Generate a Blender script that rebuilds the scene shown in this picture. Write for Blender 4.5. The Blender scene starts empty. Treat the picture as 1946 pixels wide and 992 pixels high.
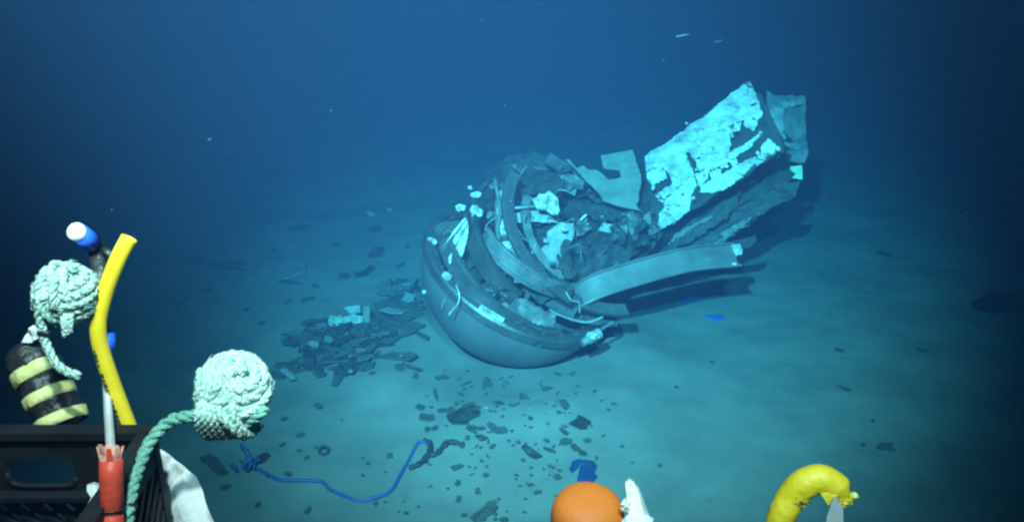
import bpy, bmesh, math, random
from mathutils import Vector, Matrix, noise
from mathutils.geometry import delaunay_2d_cdt

random.seed(7)
sc = bpy.context.scene
COL = sc.collection
V = Vector
R = math.radians

# ------------------------------------------------------------------ camera, water light, exposure
CAM = V((0, 0, 3.5)); PITCH = R(22); F = 1685.0
cd = bpy.data.cameras.new('camera'); cam = bpy.data.objects.new('camera', cd); COL.objects.link(cam)
cam.location = CAM; cam.rotation_euler = (R(90) - PITCH, 0, 0)
cd.sensor_width = 36; cd.lens = 36 * F / 1946; cd.clip_start = 0.05; cd.clip_end = 400
sc.camera = cam

w = bpy.data.worlds.new('World'); sc.world = w; w.use_nodes = True
bg = w.node_tree.nodes['Background']
bg.inputs['Color'].default_value = (0.16, 0.34, 0.55, 1); bg.inputs['Strength'].default_value = 0.022   # faint blue of the deep water

def spot(loc, target, power, size, blend, radius, col):
    # diving vehicle's floodlights above and behind its camera, plus one added tray lamp
    l = bpy.data.lights.new('unseen_floodlight', 'SPOT'); l.energy = power; l.spot_size = R(size); l.spot_blend = blend
    l.shadow_soft_size = radius; l.color = col
    o = bpy.data.objects.new('unseen_floodlight', l); COL.objects.link(o)
    o.location = loc; o.rotation_euler = (V(target) - V(loc)).to_track_quat('-Z', 'Y').to_euler()
    return o
spot((-1.15, -0.9, 5.7), (0.55, 7.2, 0.75), 16800, 42, 1.0, 0.10, (1.0, 0.97, 0.92))
spot((0.30, -1.0, 5.8), (0.15, 6.9, 0.4), 5000, 52, 1.0, 0.10, (1.0, 0.97, 0.92))
spot((-0.15, 0.25, 4.6), (-0.50, 1.12, 2.80), 290, 64, 1.0, 0.06, (1.0, 0.93, 0.84))  # added lamp just ahead of the camera to brighten the tray gear

sc.view_settings.view_transform = 'Standard'; sc.view_settings.look = 'None'
sc.view_settings.gamma = 1; sc.view_settings.exposure = 0.0; sc.view_settings.use_curve_mapping = False
sc.cycles.volume_bounces = 1; sc.cycles.max_bounces = 6; sc.cycles.diffuse_bounces = 3
sc.cycles.use_denoising = True; sc.cycles.filter_width = 2.4

# ------------------------------------------------------------------ helpers
FW = V((0, math.cos(PITCH), -math.sin(PITCH))); UP = V((0, math.sin(PITCH), math.cos(PITCH))); RT = V((1, 0, 0))
def ray(px, py): return FW + RT * ((px - 973) / F) - UP * ((py - 496) / F)
def at(px, py, Y):
    d = ray(px, py); return CAM + d * (Y / d.y)
def onz(px, py, z=0.0):
    d = ray(px, py); return CAM + d * ((z - CAM.z) / d.z)
def onplane(px, py, p0, n):
    d = ray(px, py); return CAM + d * ((p0 - CAM).dot(n) / d.dot(n))

def N(x, y, z=0.0): return noise.noise(V((x, y, z)))
def height(x, y):
    h = 0.05 * N(x * .45, y * .45, 3) + 0.022 * N(x * 1.5, y * 1.5, 9) + 0.008 * N(x * 5, y * 5, 1)
    d = math.hypot(x - 0.0, y - 6.5)
    h += 0.07 * math.exp(-((d - 1.0) / 0.35) ** 2)                       # mud pushed up round the dome
    return h
def ground(px, py):
    p = onz(px, py)
    for _ in range(3): p = onz(px, py, height(p.x, p.y))
    return p

MATS = {}
def mat(name, c1, c2=None, rough=.6, metal=0.0, scale=6, bump=0.0, bscale=40, lo=.35, hi=.65, spec=.5, stretch=(1, 1, 1), wear=None):
    m = bpy.data.materials.new(name); m.use_nodes = True; nt = m.node_tree; b = nt.nodes['Principled BSDF']
    b.inputs['Roughness'].default_value = rough; b.inputs['Metallic'].default_value = metal
    b.inputs['Specular IOR Level'].default_value = spec
    tc = nt.nodes.new('ShaderNodeTexCoord'); mp = nt.nodes.new('ShaderNodeMapping'); mp.inputs['Scale'].default_value = stretch
    nt.links.new(tc.outputs['Object'], mp.inputs['Vector'])
    if c2:
        n = nt.nodes.new('ShaderNodeTexNoise'); n.inputs['Scale'].default_value = scale; n.inputs['Detail'].default_value = 7
        n.inputs['Roughness'].default_value = .62
        r = nt.nodes.new('ShaderNodeValToRGB'); e = r.color_ramp.elements
        e[0].position = lo; e[1].position = hi; e[0].color = (*c1, 1); e[1].color = (*c2, 1)
        nt.links.new(mp.outputs[0], n.inputs['Vector']); nt.links.new(n.outputs['Fac'], r.inputs['Fac'])
        nt.links.new(r.outputs['Color'], b.inputs['Base Color'])
    else: b.inputs['Base Color'].default_value = (*c1, 1)
    if wear:
        # scuffs and scratches: stretched fine noise mixed over the base tone
        n3 = nt.nodes.new('ShaderNodeTexNoise'); n3.inputs['Scale'].default_value = wear[1]; n3.inputs['Detail'].default_value = 8; n3.inputs['Roughness'].default_value = .75
        m3 = nt.nodes.new('ShaderNodeMapping'); m3.inputs['Scale'].default_value = wear[3]; m3.inputs['Rotation'].default_value = (.4, .7, .9)
        r3 = nt.nodes.new('ShaderNodeValToRGB'); r3.color_ramp.elements[0].position = wear[2]; r3.color_ramp.elements[1].position = wear[2] + .10
        mx = nt.nodes.new('ShaderNodeMix'); mx.data_type = 'RGBA'; mx.inputs['B'].default_value = (*wear[0], 1)
        nt.links.new(tc.outputs['Object'], m3.inputs['Vector']); nt.links.new(m3.outputs[0], n3.inputs['Vector']); nt.links.new(n3.outputs['Fac'], r3.inputs['Fac']); nt.links.new(r3.outputs['Color'], mx.inputs['Factor'])
        src = b.inputs['Base Color'].links[0].from_socket if b.inputs['Base Color'].links else None
        if src: nt.links.new(src, mx.inputs['A'])
        else: mx.inputs['A'].default_value = (*c1, 1)
        nt.links.new(mx.outputs['Result'], b.inputs['Base Color'])
    if bump:
        n2 = nt.nodes.new('ShaderNodeTexNoise'); n2.inputs['Scale'].default_value = bscale; n2.inputs['Detail'].default_value = 6
        bp = nt.nodes.new('ShaderNodeBump'); bp.inputs['Strength'].default_value = bump; bp.inputs['Distance'].default_value = .02
        nt.links.new(mp.outputs[0], n2.inputs['Vector']); nt.links.new(n2.outputs['Fac'], bp.inputs['Height']); nt.links.new(bp.outputs[0], b.inputs['Normal'])
    MATS[name] = m; return m

mat('mud', (.148, .140, .130), (.205, .193, .178), .97, scale=1.4, bump=.22, bscale=45, spec=.06, wear=((.136, .129, .121), 3.2, .58, (1, 1, 1)))
mat('titanium', (.13, .13, .142), (.19, .19, .202), .5, .35, scale=2.2, bump=.12, bscale=30, wear=((.22, .22, .22), 9, .63, (1, 7, 1)))
mat('ring_metal', (.06, .062, .066), (.12, .122, .126), .45, .4, scale=5, bump=.2, bscale=25, wear=((.34, .34, .34), 8, .61, (1, 1, 5)))
mat('strip_metal', (.10, .104, .108), (.17, .174, .178), .5, .2, scale=4, bump=.12, bscale=20, wear=((.40, .40, .40), 7, .64, (1, 1, 6)))
mat('faded_paint', (.09, .105, .10), (.24, .27, .255), .7, scale=9, bump=.4, bscale=24, lo=.38, hi=.6)
mat('foam', (.14, .16, .155), (.30, .33, .32), .8, scale=18, bump=.3, bscale=40)
mat('steel', (.10, .105, .11), (.20, .205, .21), .42, .5, scale=7, bump=.15, bscale=25)
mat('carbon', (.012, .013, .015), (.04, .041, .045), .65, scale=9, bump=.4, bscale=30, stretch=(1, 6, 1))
mat('dusty_carbon', (.035, .036, .037), (.11, .105, .10), .9, scale=7, bump=.3, bscale=30, spec=.15)
mat('carbon_dull', (.012, .013, .015), (.038, .039, .041), .8, scale=5, bump=.5, bscale=22)
mat('white_paint', (.22, .23, .235), (.52, .52, .51), .65, scale=7, bump=.45, bscale=24, lo=.30, hi=.60, wear=((.10, .105, .11), 9, .545, (1, 1, 2.2)))
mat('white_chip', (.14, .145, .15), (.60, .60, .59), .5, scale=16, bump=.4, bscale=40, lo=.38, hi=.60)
mat('green_paint', (.05, .064, .056), (.10, .118, .106), .6, scale=6, bump=.2, bscale=24)
mat('yellow_green', (.36, .46, .26), (.50, .62, .38), .6, scale=20)
mat('grey_sheet', (.06, .063, .066), (.14, .145, .15), .6, scale=9, bump=.3, bscale=30)
mat('pale_sheet', (.13, .14, .145), (.25, .26, .265), .55, scale=12, bump=.3, bscale=30)
mat('blue_plastic', (.012, .034, .11), (.02, .048, .15), .5, scale=8)
mat('blue_panel', (.02, .10, .34), (.035, .14, .44), .5, scale=8)
mat('blue_cable', (.018, .05, .17), (.03, .07, .22), .6, scale=20, wear=((.10, .11, .13), 12, .60, (1, 1, 1)))
mat('bright_blue', (.012, .09, .62), (.02, .12, .72), .4, scale=20)
mat('rope', (.32, .58, .49), (.66, .82, .75), .85, scale=60, bump=.6, bscale=220, lo=.3, hi=.7, spec=.2)
mat('rope_green', (.10, .34, .27), (.30, .56, .47), .85, scale=60, bump=.6, bscale=220, lo=.3, hi=.7, spec=.2)
mat('hose_yellow', (.80, .53, .015), (.88, .62, .03), .4, scale=20, wear=((.50, .38, .04), 60, .66, (1, 1, 1)))
mat('hose_inside', (.10, .09, .02), None, .7)
mat('ink', (.04, .04, .03), None, .7)
mat('tape_yellow', (.66, .62, .20), (.80, .77, .36), .5, scale=30, bump=.3, bscale=60)
mat('tape_black', (.012, .013, .014), (.03, .03, .032), .42, scale=20, bump=.5, bscale=35)
mat('crate_black', (.008, .009, .011), (.017, .019, .022), .6, spec=.25, scale=12, bump=.1, bscale=60)
mat('grip_red', (.62, .055, .03), (.74, .09, .045), .5, scale=18, bump=.15, bscale=50)
mat('grip_torn', (.55, .22, .16), (.78, .46, .38), .7, scale=60, bump=.4, bscale=80)
mat('rod', (.55, .55, .55), (.75, .74, .72), .35, .3, scale=14, stretch=(1, 1, .2))
mat('cloth', (.55, .55, .57), (.74, .73, .73), .9, scale=5, bump=.3, bscale=90, spec=.1)
mat('cloth_white', (.66, .68, .68), (.80, .82, .82), .9, scale=12, bump=.3, bscale=60, spec=.1)
mat('orange_foam', (.60, .13, .010), (.68, .17, .015), .65, scale=5, bump=.15, bscale=150, wear=((.45, .14, .03), 30, .66, (1, 1, 1)))
mat('cream', (.62, .56, .44), (.80, .75, .62), .6, scale=26, bump=.3, bscale=60)
mat('hook_yellow', (.66, .43, .010), (.80, .55, .02), .5, scale=14, bump=.3, bscale=40, wear=((.30, .22, .04), 35, .64, (1, 1, 1)))
mat('rust', (.16, .11, .03), (.36, .26, .05), .8, scale=40, bump=.4, bscale=90)
mat('strap_grey', (.30, .32, .33), (.46, .48, .49), .45, .3, scale=20)
mat('snow', (.22, .22, .21), None, .9)

def link(name, me, m, parent=None):
    o = bpy.data.objects.new(name, me); COL.objects.link(o)
    if m and not me.materials: me.materials.append(MATS[m])
    if parent: o.parent = parent
    return o
def build(name, verts, faces, m, parent=None, smooth=False):
    # the mesh keeps its own origin at the middle of its base
    vs = [V(v) for v in verts]
    me = bpy.data.meshes.new(name)
    if parent is None:
        c = V((sum(v.x for v in vs) / len(vs), sum(v.y for v in vs) / len(vs), min(v.z for v in vs)))
    else: c = V((0, 0, 0)) + parent_loc(parent)
    me.from_pydata([tuple(v - c) for v in vs], [], faces); me.validate(); me.update()
    bm = bmesh.new(); bm.from_mesh(me); bmesh.ops.recalc_face_normals(bm, faces=bm.faces); bm.to_mesh(me); bm.free()
    if smooth:
        for p in me.polygons: p.use_smooth = True
    o = link(name, me, m, parent)
    if parent is None: o.location = c
    return o
def parent_loc(p):
    l = V((0, 0, 0))
    while p: l += p.location; p = p.parent
    return l
def empty(name, loc):
    o = bpy.data.objects.new(name, None); COL.objects.link(o); o.location = loc; o.empty_display_size = .1; return o
def tag(o, label, cat, group=None):
    o['label'] = label; o['category'] = cat; o['kind'] = 'thing'
    if group: o['group'] = group
    return o
def kind(o, k): o['kind'] = k; return o

def smooth_path(pts, k=6, closed=False):
    P = [V(p) for p in pts]; out = []; n = len(P)
    for i in range(n - 1):
        p0 = P[max(i - 1, 0)]; p1 = P[i]; p2 = P[i + 1]; p3 = P[min(i + 2, n - 1)]
        for j in range(k):
            t = j / k
            out.append(.5 * ((2 * p1) + (p2 - p0) * t + (2 * p0 - 5 * p1 + 4 * p2 - p3) * t * t + (3 * p1 - p0 - 3 * p2 + p3) * t ** 3))
    out.append(P[-1]); return out
def frames(P):
    fr = []; n = len(P); up = None
    for i in range(n):
        T = (P[min(i + 1, n - 1)] - P[max(i - 1, 0)]).normalized()
        if up is None:
            up = T.cross(V((0, 0, 1)))
            if up.length < .1: up = T.cross(V((0, 1, 0)))
        A = (up - T * up.dot(T)).normalized(); B = T.cross(A); up = A
        fr.append((T, A, B))
    return fr
def tube_geo(P, r, seg=10, cap=True, vs=None, fs=None):
    vs = [] if vs is None else vs; fs = [] if fs is None else fs
    fr = frames(P); b0 = len(vs); n = len(P)
    for i, p in enumerate(P):
        rr = r(i / (n - 1)) if callable(r) else r
        for j in range(seg):
            a = 2 * math.pi * j / seg
            vs.append(p + (fr[i][1] * math.cos(a) + fr[i][2] * math.sin(a)) * rr)
    for i in range(n - 1):
        for j in range(seg):
            a = b0 + i * seg + j; b = b0 + i * seg + (j + 1) % seg
            fs.append((a, b, b + seg, a + seg))
    if cap:
        fs.append(tuple(b0 + j for j in range(seg))[::-1]); fs.append(tuple(b0 + (n - 1) * seg + j for j in range(seg)))
    return vs, fs
def rope_geo(P, r, pitch=None, vs=None, fs=None, strands=3, seg=6):
    # laid rope: three strands twisted round the path
    vs = [] if vs is None else vs; fs = [] if fs is None else fs
    pitch = pitch or r * 5.5
    D = [P[0]]; step = pitch / 9
    for a, b in zip(P, P[1:]):
        L = (b - a).length; k = max(1, int(L / step))
        for j in range(1, k + 1): D.append(a.lerp(b, j / k))
    fr = frames(D); s = 0.0
    for k in range(strands):
        s = 0; Q = []
        for i, p in enumerate(D):
            if i: s += (p - D[i - 1]).length
            a = 2 * math.pi * (s / pitch + k / strands)
            Q.append(p + (fr[i][1] * math.cos(a) + fr[i][2] * math.sin(a)) * r * .52)
        tube_geo(Q, r * .56, seg, True, vs, fs)
    return vs, fs
def sweep_geo(P, wdir, prof, ends=True):
    # profile of (across, out) pairs, closed, swept along the path; wdir = across direction
    vs = []; fs = []; n = len(P); k = len(prof)
    for i, p in enumerate(P):
        T = (P[min(i + 1, n - 1)] - P[max(i - 1, 0)]).normalized()
        wd = wdir(i / (n - 1)) if callable(wdir) else wdir
        W = (wd - T * wd.dot(T)).normalized(); O = T.cross(W)
        for a, b in prof: vs.append(p + W * a + O * b)
    for i in range(n - 1):
        for j in range(k):
            a = i * k + j; b = i * k + (j + 1) % k
            fs.append((a, b, b + k, a + k))
    if ends: fs.append(tuple(range(k))[::-1]); fs.append(tuple((n - 1) * k + j for j in range(k)))
    return vs, fs
def lathe_geo(c, axis, prof, seg=48, a0=0, a1=2 * math.pi, ref=None, jitter=0, closed_prof=False):
    axis = axis.normalized(); ref = ref or (V((1, 0, 0)) if abs(axis.x) < .8 else V((0, 0, 1)))
    A = (ref - axis * ref.dot(axis)).normalized(); B = axis.cross(A)
    full = abs(a1 - a0 - 2 * math.pi) < 1e-4; m = seg if full else seg + 1
    vs = []; fs = []; k = len(prof)
    for i in range(m):
        a = a0 + (a1 - a0) * i / seg
        for r, z in prof:
            rr = r * (1 + jitter * N(math.cos(a) * 2 + r, math.sin(a) * 2, z * 20))
            vs.append(c + axis * z + (A * math.cos(a) + B * math.sin(a)) * rr)
    for i in range(seg):
        for j in range(k if closed_prof else k - 1):
            a = i * k + j; b = i * k + (j + 1) % k; c2 = ((i + 1) % m) * k + (j + 1) % k; d = ((i + 1) % m) * k + j
            fs.append((a, b, c2, d))
    if not full and closed_prof:
        fs.append(tuple(range(k))); fs.append(tuple((m - 1) * k + j for j in range(k))[::-1])
    return vs, fs
def jag(poly, seg, amp, rnd):
    out = []
    for i, p in enumerate(poly):
        q = poly[(i + 1) % len(poly)]; d = V(q) - V(p); k = max(1, int(d.length / seg)); nrm = V((-d.y, d.x)).normalized() if d.length else V((0, 0))
        for j in range(k):
            t = j / k
            out.append(V(p) + d * t + (nrm * rnd.uniform(-amp, amp) if j else V((0, 0))))
    return out
def sheet_geo(poly, o, U, W, thick, crumple=0.0, cscale=5.0, bend=None, res=.06, seg=.05, amp=.008, seed=0):
    # torn plate: outline in its own plane, triangulated, crumpled, given thickness
    rnd = random.Random(seed); nn = U.cross(W)
    out = jag([V(p) for p in poly], seg, amp, rnd); pts = list(out)
    xs = [p.x for p in out]; ys = [p.y for p in out]
    x = min(xs) + res
    while x < max(xs):
        y = min(ys) + res
        while y < max(ys):
            pts.append(V((x + rnd.uniform(-.3, .3) * res, y + rnd.uniform(-.3, .3) * res))); y += res
        x += res
    r = delaunay_2d_cdt(pts, [], [list(range(len(out)))], 1, 1e-5)
    tri = [f for f in r[2] if len(f) == 3]
    used = sorted({i for f in tri for i in f}); idx = {v: i for i, v in enumerate(used)}
    def lift(p):
        z = crumple * (N(p.x * cscale + seed * 3.1, p.y * cscale, seed) + .5 * N(p.x * cscale * 2.3, p.y * cscale * 2.3 + seed, 4))
        return z + (bend(p.x, p.y) if bend else 0)
    top = [o + U * r[0][i].x + W * r[0][i].y + nn * (lift(r[0][i])) for i in used]
    bot = [p - nn * thick for p in top]; n = len(top)
    tri = [tuple(idx[i] for i in f) for f in tri]
    cnt = {}
    for f in tri:
        for a, b in ((f[0], f[1]), (f[1], f[2]), (f[2], f[0])): cnt[(min(a, b), max(a, b))] = cnt.get((min(a, b), max(a, b)), []) + [(a, b)]
    fs = list(tri) + [tuple(n + i for i in f[::-1]) for f in tri]
    for e, l in cnt.items():
        if len(l) == 1: a, b = l[0]; fs.append((b, a, n + a, n + b))
    return top + bot, fs
def px_sheet(name, pxs, p0, n, m, thick=.012, crumple=0.0, cscale=5.0, bend=None, res=.06, seg=.05, amp=.008, seed=0, parent=None):
    n = n.normalized(); p0 = V(p0)
    W = (UP - n * UP.dot(n)).normalized(); U = W.cross(n)
    poly = []
    for x, y in pxs:
        q = onplane(x, y, p0, n) - p0; poly.append((q.dot(U), q.dot(W)))
    vs, fs = sheet_geo(poly, p0, U, W, thick, crumple, cscale, bend, res, seg, amp, seed)
    return build(name, vs, fs, m, parent)
def box_geo(c, X, Y, Z, vs=None, fs=None):
    vs = [] if vs is None else vs; fs = [] if fs is None else fs; b = len(vs); c = V(c)
    for sx in (-1, 1):
        for sy in (-1, 1):
            for sz in (-1, 1): vs.append(c + X * sx + Y * sy + Z * sz)
    for f in ((0, 1, 3, 2), (4, 6, 7, 5), (0, 4, 5, 1), (2, 3, 7, 6), (0, 2, 6, 4), (1, 5, 7, 3)): fs.append(tuple(b + i for i in f))
    return vs, fs
def lump_geo(c, rx, ry, rz, amp, sc_=4, seed=0, sub=3):
    bm = bmesh.new(); bmesh.ops.create_icosphere(bm, subdivisions=sub, radius=1)
    vs = []
    for v in bm.verts:
        k = 1 + amp * (N(v.co.x * sc_ * .4 + seed, v.co.y * sc_ * .4, v.co.z * sc_ * .4) + .5 * N(v.co.x * sc_, v.co.y * sc_ + seed, v.co.z * sc_))
        vs.append(V(c) + V((v.co.x * rx, v.co.y * ry, v.co.z * rz)) * k)
    fs = [tuple(v.index for v in f.verts) for f in bm.faces]; bm.free(); return vs, fs

# ------------------------------------------------------------------ seabed
def axis_lines(a, b, fine, far0, far1):
    l = []; x = a
    while x <= b: l.append(x); x += fine
    s = fine; x = a; lo = []
    while x > far0: s *= 1.22; x -= s; lo.append(x)
    s = fine; x = l[-1]; hi = []
    while x < far1: s *= 1.22; x += s; hi.append(x)
    return lo[::-1] + l + hi
gx = axis_lines(-4.5, 5.5, .065, -160, 160); gy = axis_lines(3.2, 12.5, .065, -40, 260)
vs = [(x, y, height(x, y)) for y in gy for x in gx]; nx = len(gx)
fs = [(j * nx + i, j * nx + i + 1, (j + 1) * nx + i + 1, (j + 1) * nx + i) for j in range(len(gy) - 1) for i in range(nx - 1)]
me = bpy.data.meshes.new('seabed'); me.from_pydata(vs, [], fs); me.update()
for p in me.polygons: p.use_smooth = True
kind(link('seabed', me, 'mud'), 'structure')

# ------------------------------------------------------------------ the titanium dome
RD = .80
DC = onz(983, 520, RD * .91 - .06)
toC = (CAM - DC).normalized(); sU = (UP - toC * UP.dot(toC)).normalized()
DN = (.5 * toC + .866 * (.5 * RT + .866 * sU)).normalized()
dome = empty('titanium_dome', (DC.x, DC.y, 0))
tag(dome, 'large smooth grey metal dome lying tilted on the seabed, its bowl full of wreckage', 'dome')
prof = [(RD * math.cos(a), -.91 * RD * math.sin(a)) for a in [R(x) for x in range(0, 91, 4)] + [R(90)]]
prof[-1] = (.002, -.91 * RD)
inner = [(.74 * math.cos(a), -.67 * math.sin(a)) for a in [R(x) for x in range(90, -1, -6)]]; inner[0] = (.002, -.67)
v_, f_ = lathe_geo(DC, DN, prof + inner, 72); build('dome_shell', v_, f_, 'titanium', dome, True)
v_, f_ = lathe_geo(DC, DN, [(.685, -.07), (.685, -.03), (.725, -.028), (.728, .016), (.768, .018), (.77, .032), (.808, .030), (.822, .012), (.820, -.05), (.80, -.06)], 96, closed_prof=True, jitter=.006)
fl = build('rim_flange', v_, f_, 'ring_metal', dome)
dA = (RT - DN * RT.dot(DN)).normalized(); dB = DN.cross(dA)
def rim(a, r=.76, h=.03): return DC + DN * h + (dA * math.cos(a) + dB * math.sin(a)) * r
def rim_angle(px, py):
    q = onplane(px, py, DC + DN * .03, DN) - DC; return math.atan2(q.dot(dB), q.dot(dA))
for k in range(28):
    a = 2 * math.pi * k / 28 + .06
    v_, f_ = lathe_geo(rim(a, .750, .014), DN, [(.001, .018), (.011, .018), (.012, .0)], 6); build('bolt', v_, f_, 'steel', fl)
a = rim_angle(928, 592)
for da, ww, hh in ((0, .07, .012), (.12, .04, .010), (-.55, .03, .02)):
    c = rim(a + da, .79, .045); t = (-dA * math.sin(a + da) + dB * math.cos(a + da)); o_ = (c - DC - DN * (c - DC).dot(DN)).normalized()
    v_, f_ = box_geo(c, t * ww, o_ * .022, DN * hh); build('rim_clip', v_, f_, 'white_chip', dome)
v_, f_ = box_geo(ground(945, 690) + V((0, 0, .05)), V((.012, .01, 0)), V((-.01, .02, .01)), V((.0, -.01, .03))); build('lug', v_, f_, 'pale_sheet', dome)

# ------------------------------------------------------------------ hull ring caught in the dome
RC = at(1135, 428, 6.95); toR = (CAM - RC).normalized(); sR = (UP - toR * UP.dot(toR)).normalized()
RN = (.80 * toR + .60 * (.62 * RT + .78 * sR)).normalized()
ring = empty('hull_ring', (RC.x, RC.y, 0)); tag(ring, 'broken curved metal hull ring standing in the dome with scraped highlights set in as pale strips', 'ring')
rA = (RT - RN * RT.dot(RN)).normalized()
a0, a1 = R(158), R(282)
ref = rA
v_, f_ = lathe_geo(RC, RN, [(.84, -.13), (.86, -.13), (.865, -.10), (.80, -.09), (.80, .08), (.865, .09), (.86, .12), (.84, .12), (.76, .10), (.76, -.11)], 60, a0, a1, ref, .004, True)
build('ring_channel', v_, f_, 'ring_metal', ring)
v_, f_ = lathe_geo(RC, RN, [(.803, -.07), (.868, -.06), (.870, .0), (.803, .01)], 30, R(168), R(196), ref, .01, True); build('scraped_highlight', v_, f_, 'white_chip', ring)  # highlights on the scraped ring face put in as pale raised inserts
v_, f_ = lathe_geo(RC, RN, [(.803, -.085), (.868, -.08), (.870, -.035), (.803, -.03)], 30, R(199), R(228), ref, .01, True); build('scraped_highlight', v_, f_, 'white_chip', ring)
v_, f_ = lathe_geo(RC, RN, [(.60, -.02), (.66, -.03), (.665, .02), (.60, .03)], 40, R(166), R(240), ref, .02, True); build('inner_band', v_, f_, 'grey_sheet', ring)
for k, (r0, z0, b0, b1, tx_, ty_, m_, lb) in enumerate([(.70, .05, 200, 300, .12, -.10, 'ring_metal', 'thick curved ring arc lying just inside the near edge of the dome rim'), (.56, .16, 150, 262, .25, -.16, 'carbon_dull', 'dark curved band nested behind the thick ring arc'),
                                           (.46, .24, 200, 320, .3, .25, 'grey_sheet', 'grey curved band low inside the hull ring')]):
    nn_ = (DN + RT * tx_ + sU * ty_).normalized(); A0_ = (dA - nn_ * dA.dot(nn_)).normalized()
    v_, f_ = lathe_geo(DC + DN * z0, nn_, [(r0, -.07), (r0 + .035, -.07), (r0 + .035, -.05), (r0 + .015, -.045), (r0 + .015, .045), (r0 + .035, .05), (r0 + .035, .07), (r0, .07)], 40, R(b0), R(b1), A0_, .02, True)
    tag(build('ring_arc', v_, f_, m_), lb, 'ring arc')

# ------------------------------------------------------------------ long bent strip
P = smooth_path([at(1092, 600, 6.32), at(1097, 572, 6.30), at(1135, 545, 6.33), at(1220, 517, 6.45), at(1310, 494, 6.6), at(1396, 486, 6.75)], 14)
wd = (sU * .9 + toC * -.35 + RT * .1).normalized()
beam = empty('bent_strip', (P[0].x, P[0].y, .3)); tag(beam, 'long bent pale metal strip jutting out of the dome over bare seabed', 'metal strip')
v_, f_ = sweep_geo(P, wd, [(-.103, 0), (-.103, .03), (-.09, .034), (-.084, .016), (.084, .016), (.09, .034), (.103, .03), (.106, 0)]); build('strip_web', v_, f_, 'strip_metal', beam)
def wtop(s): return P[int(s)] + wd * .106
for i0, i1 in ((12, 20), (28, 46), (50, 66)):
    v_, f_ = tube_geo([P[i] + wd * .104 + toC * .008 for i in range(i0, i1)], lambda t: .004 + .006 * math.sin(math.pi * t), 6); build('lit_top_edge', v_, f_, 'white_chip', beam)  # lit upper edge put in as pale beads
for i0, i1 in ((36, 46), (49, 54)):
    v_, f_ = tube_geo([P[i] - wd * .101 + toC * .012 for i in range(i0, i1)], lambda t: .004 + .005 * math.sin(math.pi * t), 6); build('lit_bottom_edge', v_, f_, 'white_chip', beam)  # lit lower edge put in as pale beads
E = P[-1]
v_, f_ = lump_geo(E + wd * .05 + toC * .01, .05, .03, .05, .8, 5, 3, 2); build('chipped_end', v_, f_, 'white_chip', beam)
v_, f_ = lump_geo(E - wd * .08 + toC * .01, .045, .02, .02, .6, 5, 8, 2); build('chipped_end', v_, f_, 'white_chip', beam)

# ------------------------------------------------------------------ tail section: carbon hull with white skin
A = at(1165, 440, 7.5); B = at(1500, 268, 8.75); AX = (B - A).normalized(); L = (B - A).length
hull = empty('hull_section', (A.lerp(B, .5).x, A.lerp(B, .5).y, 0)); tag(hull, 'dark shattered carbon fibre hull section propped up behind the dome', 'hull section')
def shell(name, c0, c1, r, th, b0, b1, m, parent, seed, jagend=.08, nseg=26, nl=22, amp=.01):
    # part of a cylinder wall along the hull axis, with ragged ends
    axis = (c1 - c0).normalized(); Ln = (c1 - c0).length
    toV = (CAM - c0); A1 = (toV - axis * toV.dot(axis)).normalized(); B1 = axis.cross(A1)
    vs = []; fs = []
    for layer in (0, 1):
        for i in range(nseg + 1):
            a = b0 + (b1 - b0) * i / nseg
            e0 = jagend * (N(a * 6, seed, 1) + .6 * N(a * 17, seed, 2)); e1 = jagend * (N(a * 6, seed, 5) + .6 * N(a * 17, seed, 7))
            for j in range(nl + 1):
                s = e0 + (Ln + e1 - e0) * j / nl
                rr = r - th * layer + amp * N(a * 4, s * 4, seed) + amp * .5 * N(a * 12, s * 3, seed)
                vs.append(c0 + axis * s + (A1 * math.cos(a) + B1 * math.sin(a)) * rr)
    k = nl + 1; o2 = (nseg + 1) * k
    for i in range(nseg):
        for j in range(nl):
            q = (i * k + j, i * k + j + 1, (i + 1) * k + j + 1, (i + 1) * k + j); fs.append(q); fs.append(tuple(o2 + t for t in q[::-1]))
    for j in range(nl):
        fs.append((j, o2 + j, o2 + j + 1, j + 1)); q = nseg * k; fs.append((q + j, q + j + 1, o2 + q + j + 1, o2 + q + j))
    for i in range(nseg):
        a = i * k; b = (i + 1) * k; fs.append((a, b, o2 + b, o2 + a)); a += nl; b += nl; fs.append((a, o2 + a, o2 + b, b))
    return build(name, vs, fs, m, parent)
shell('hull_wall', A + AX * .25, B - AX * .38, .37, .05, R(-170), R(95), 'carbon', hull, 3, .10)
shell('outer_ply', A + AX * .05, B - AX * .30, .40, .014, R(-120), R(10), 'carbon_dull', hull, 11, .14)
shell('outer_ply', A - AX * .1, B - AX * .55, .425, .012, R(-115), R(-58), 'carbon_dull', hull, 23, .2)
shell('inner_ply', A - AX * .25, B - AX * .15, .30, .02, R(-150), R(60), 'carbon_dull', hull, 31, .2)
shell('crushed_barrel', at(1085, 500, 7.45), at(1370, 392, 8.15), .36, .03, R(-150), R(70), 'carbon', hull, 47, .22, amp=.05)
PN = (V((-.30, -.78, .55))).normalized()
PL = [([(1248, 470), (1490, 318), (1512, 330), (1490, 352), (1330, 440), (1255, 478)], 7.75, 'carbon_dull', 41),
      ([(1195, 505), (1330, 440), (1470, 352), (1522, 345), (1512, 372), (1440, 410), (1300, 478), (1210, 520)], 7.6, 'carbon', 42),
      ([(1170, 520), (1300, 472), (1432, 402), (1442, 412), (1400, 436), (1290, 500), (1180, 540)], 7.35, 'carbon_dull', 43),
      ([(1285, 492), (1360, 462), (1436, 447), (1438, 458), (1424, 470), (1350, 482), (1290, 505)], 7.3, 'carbon_dull', 44),
      ([(1085, 480), (1190, 455), (1260, 440), (1240, 475), (1170, 520), (1110, 535), (1085, 520)], 7.15, 'carbon', 45)]
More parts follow.
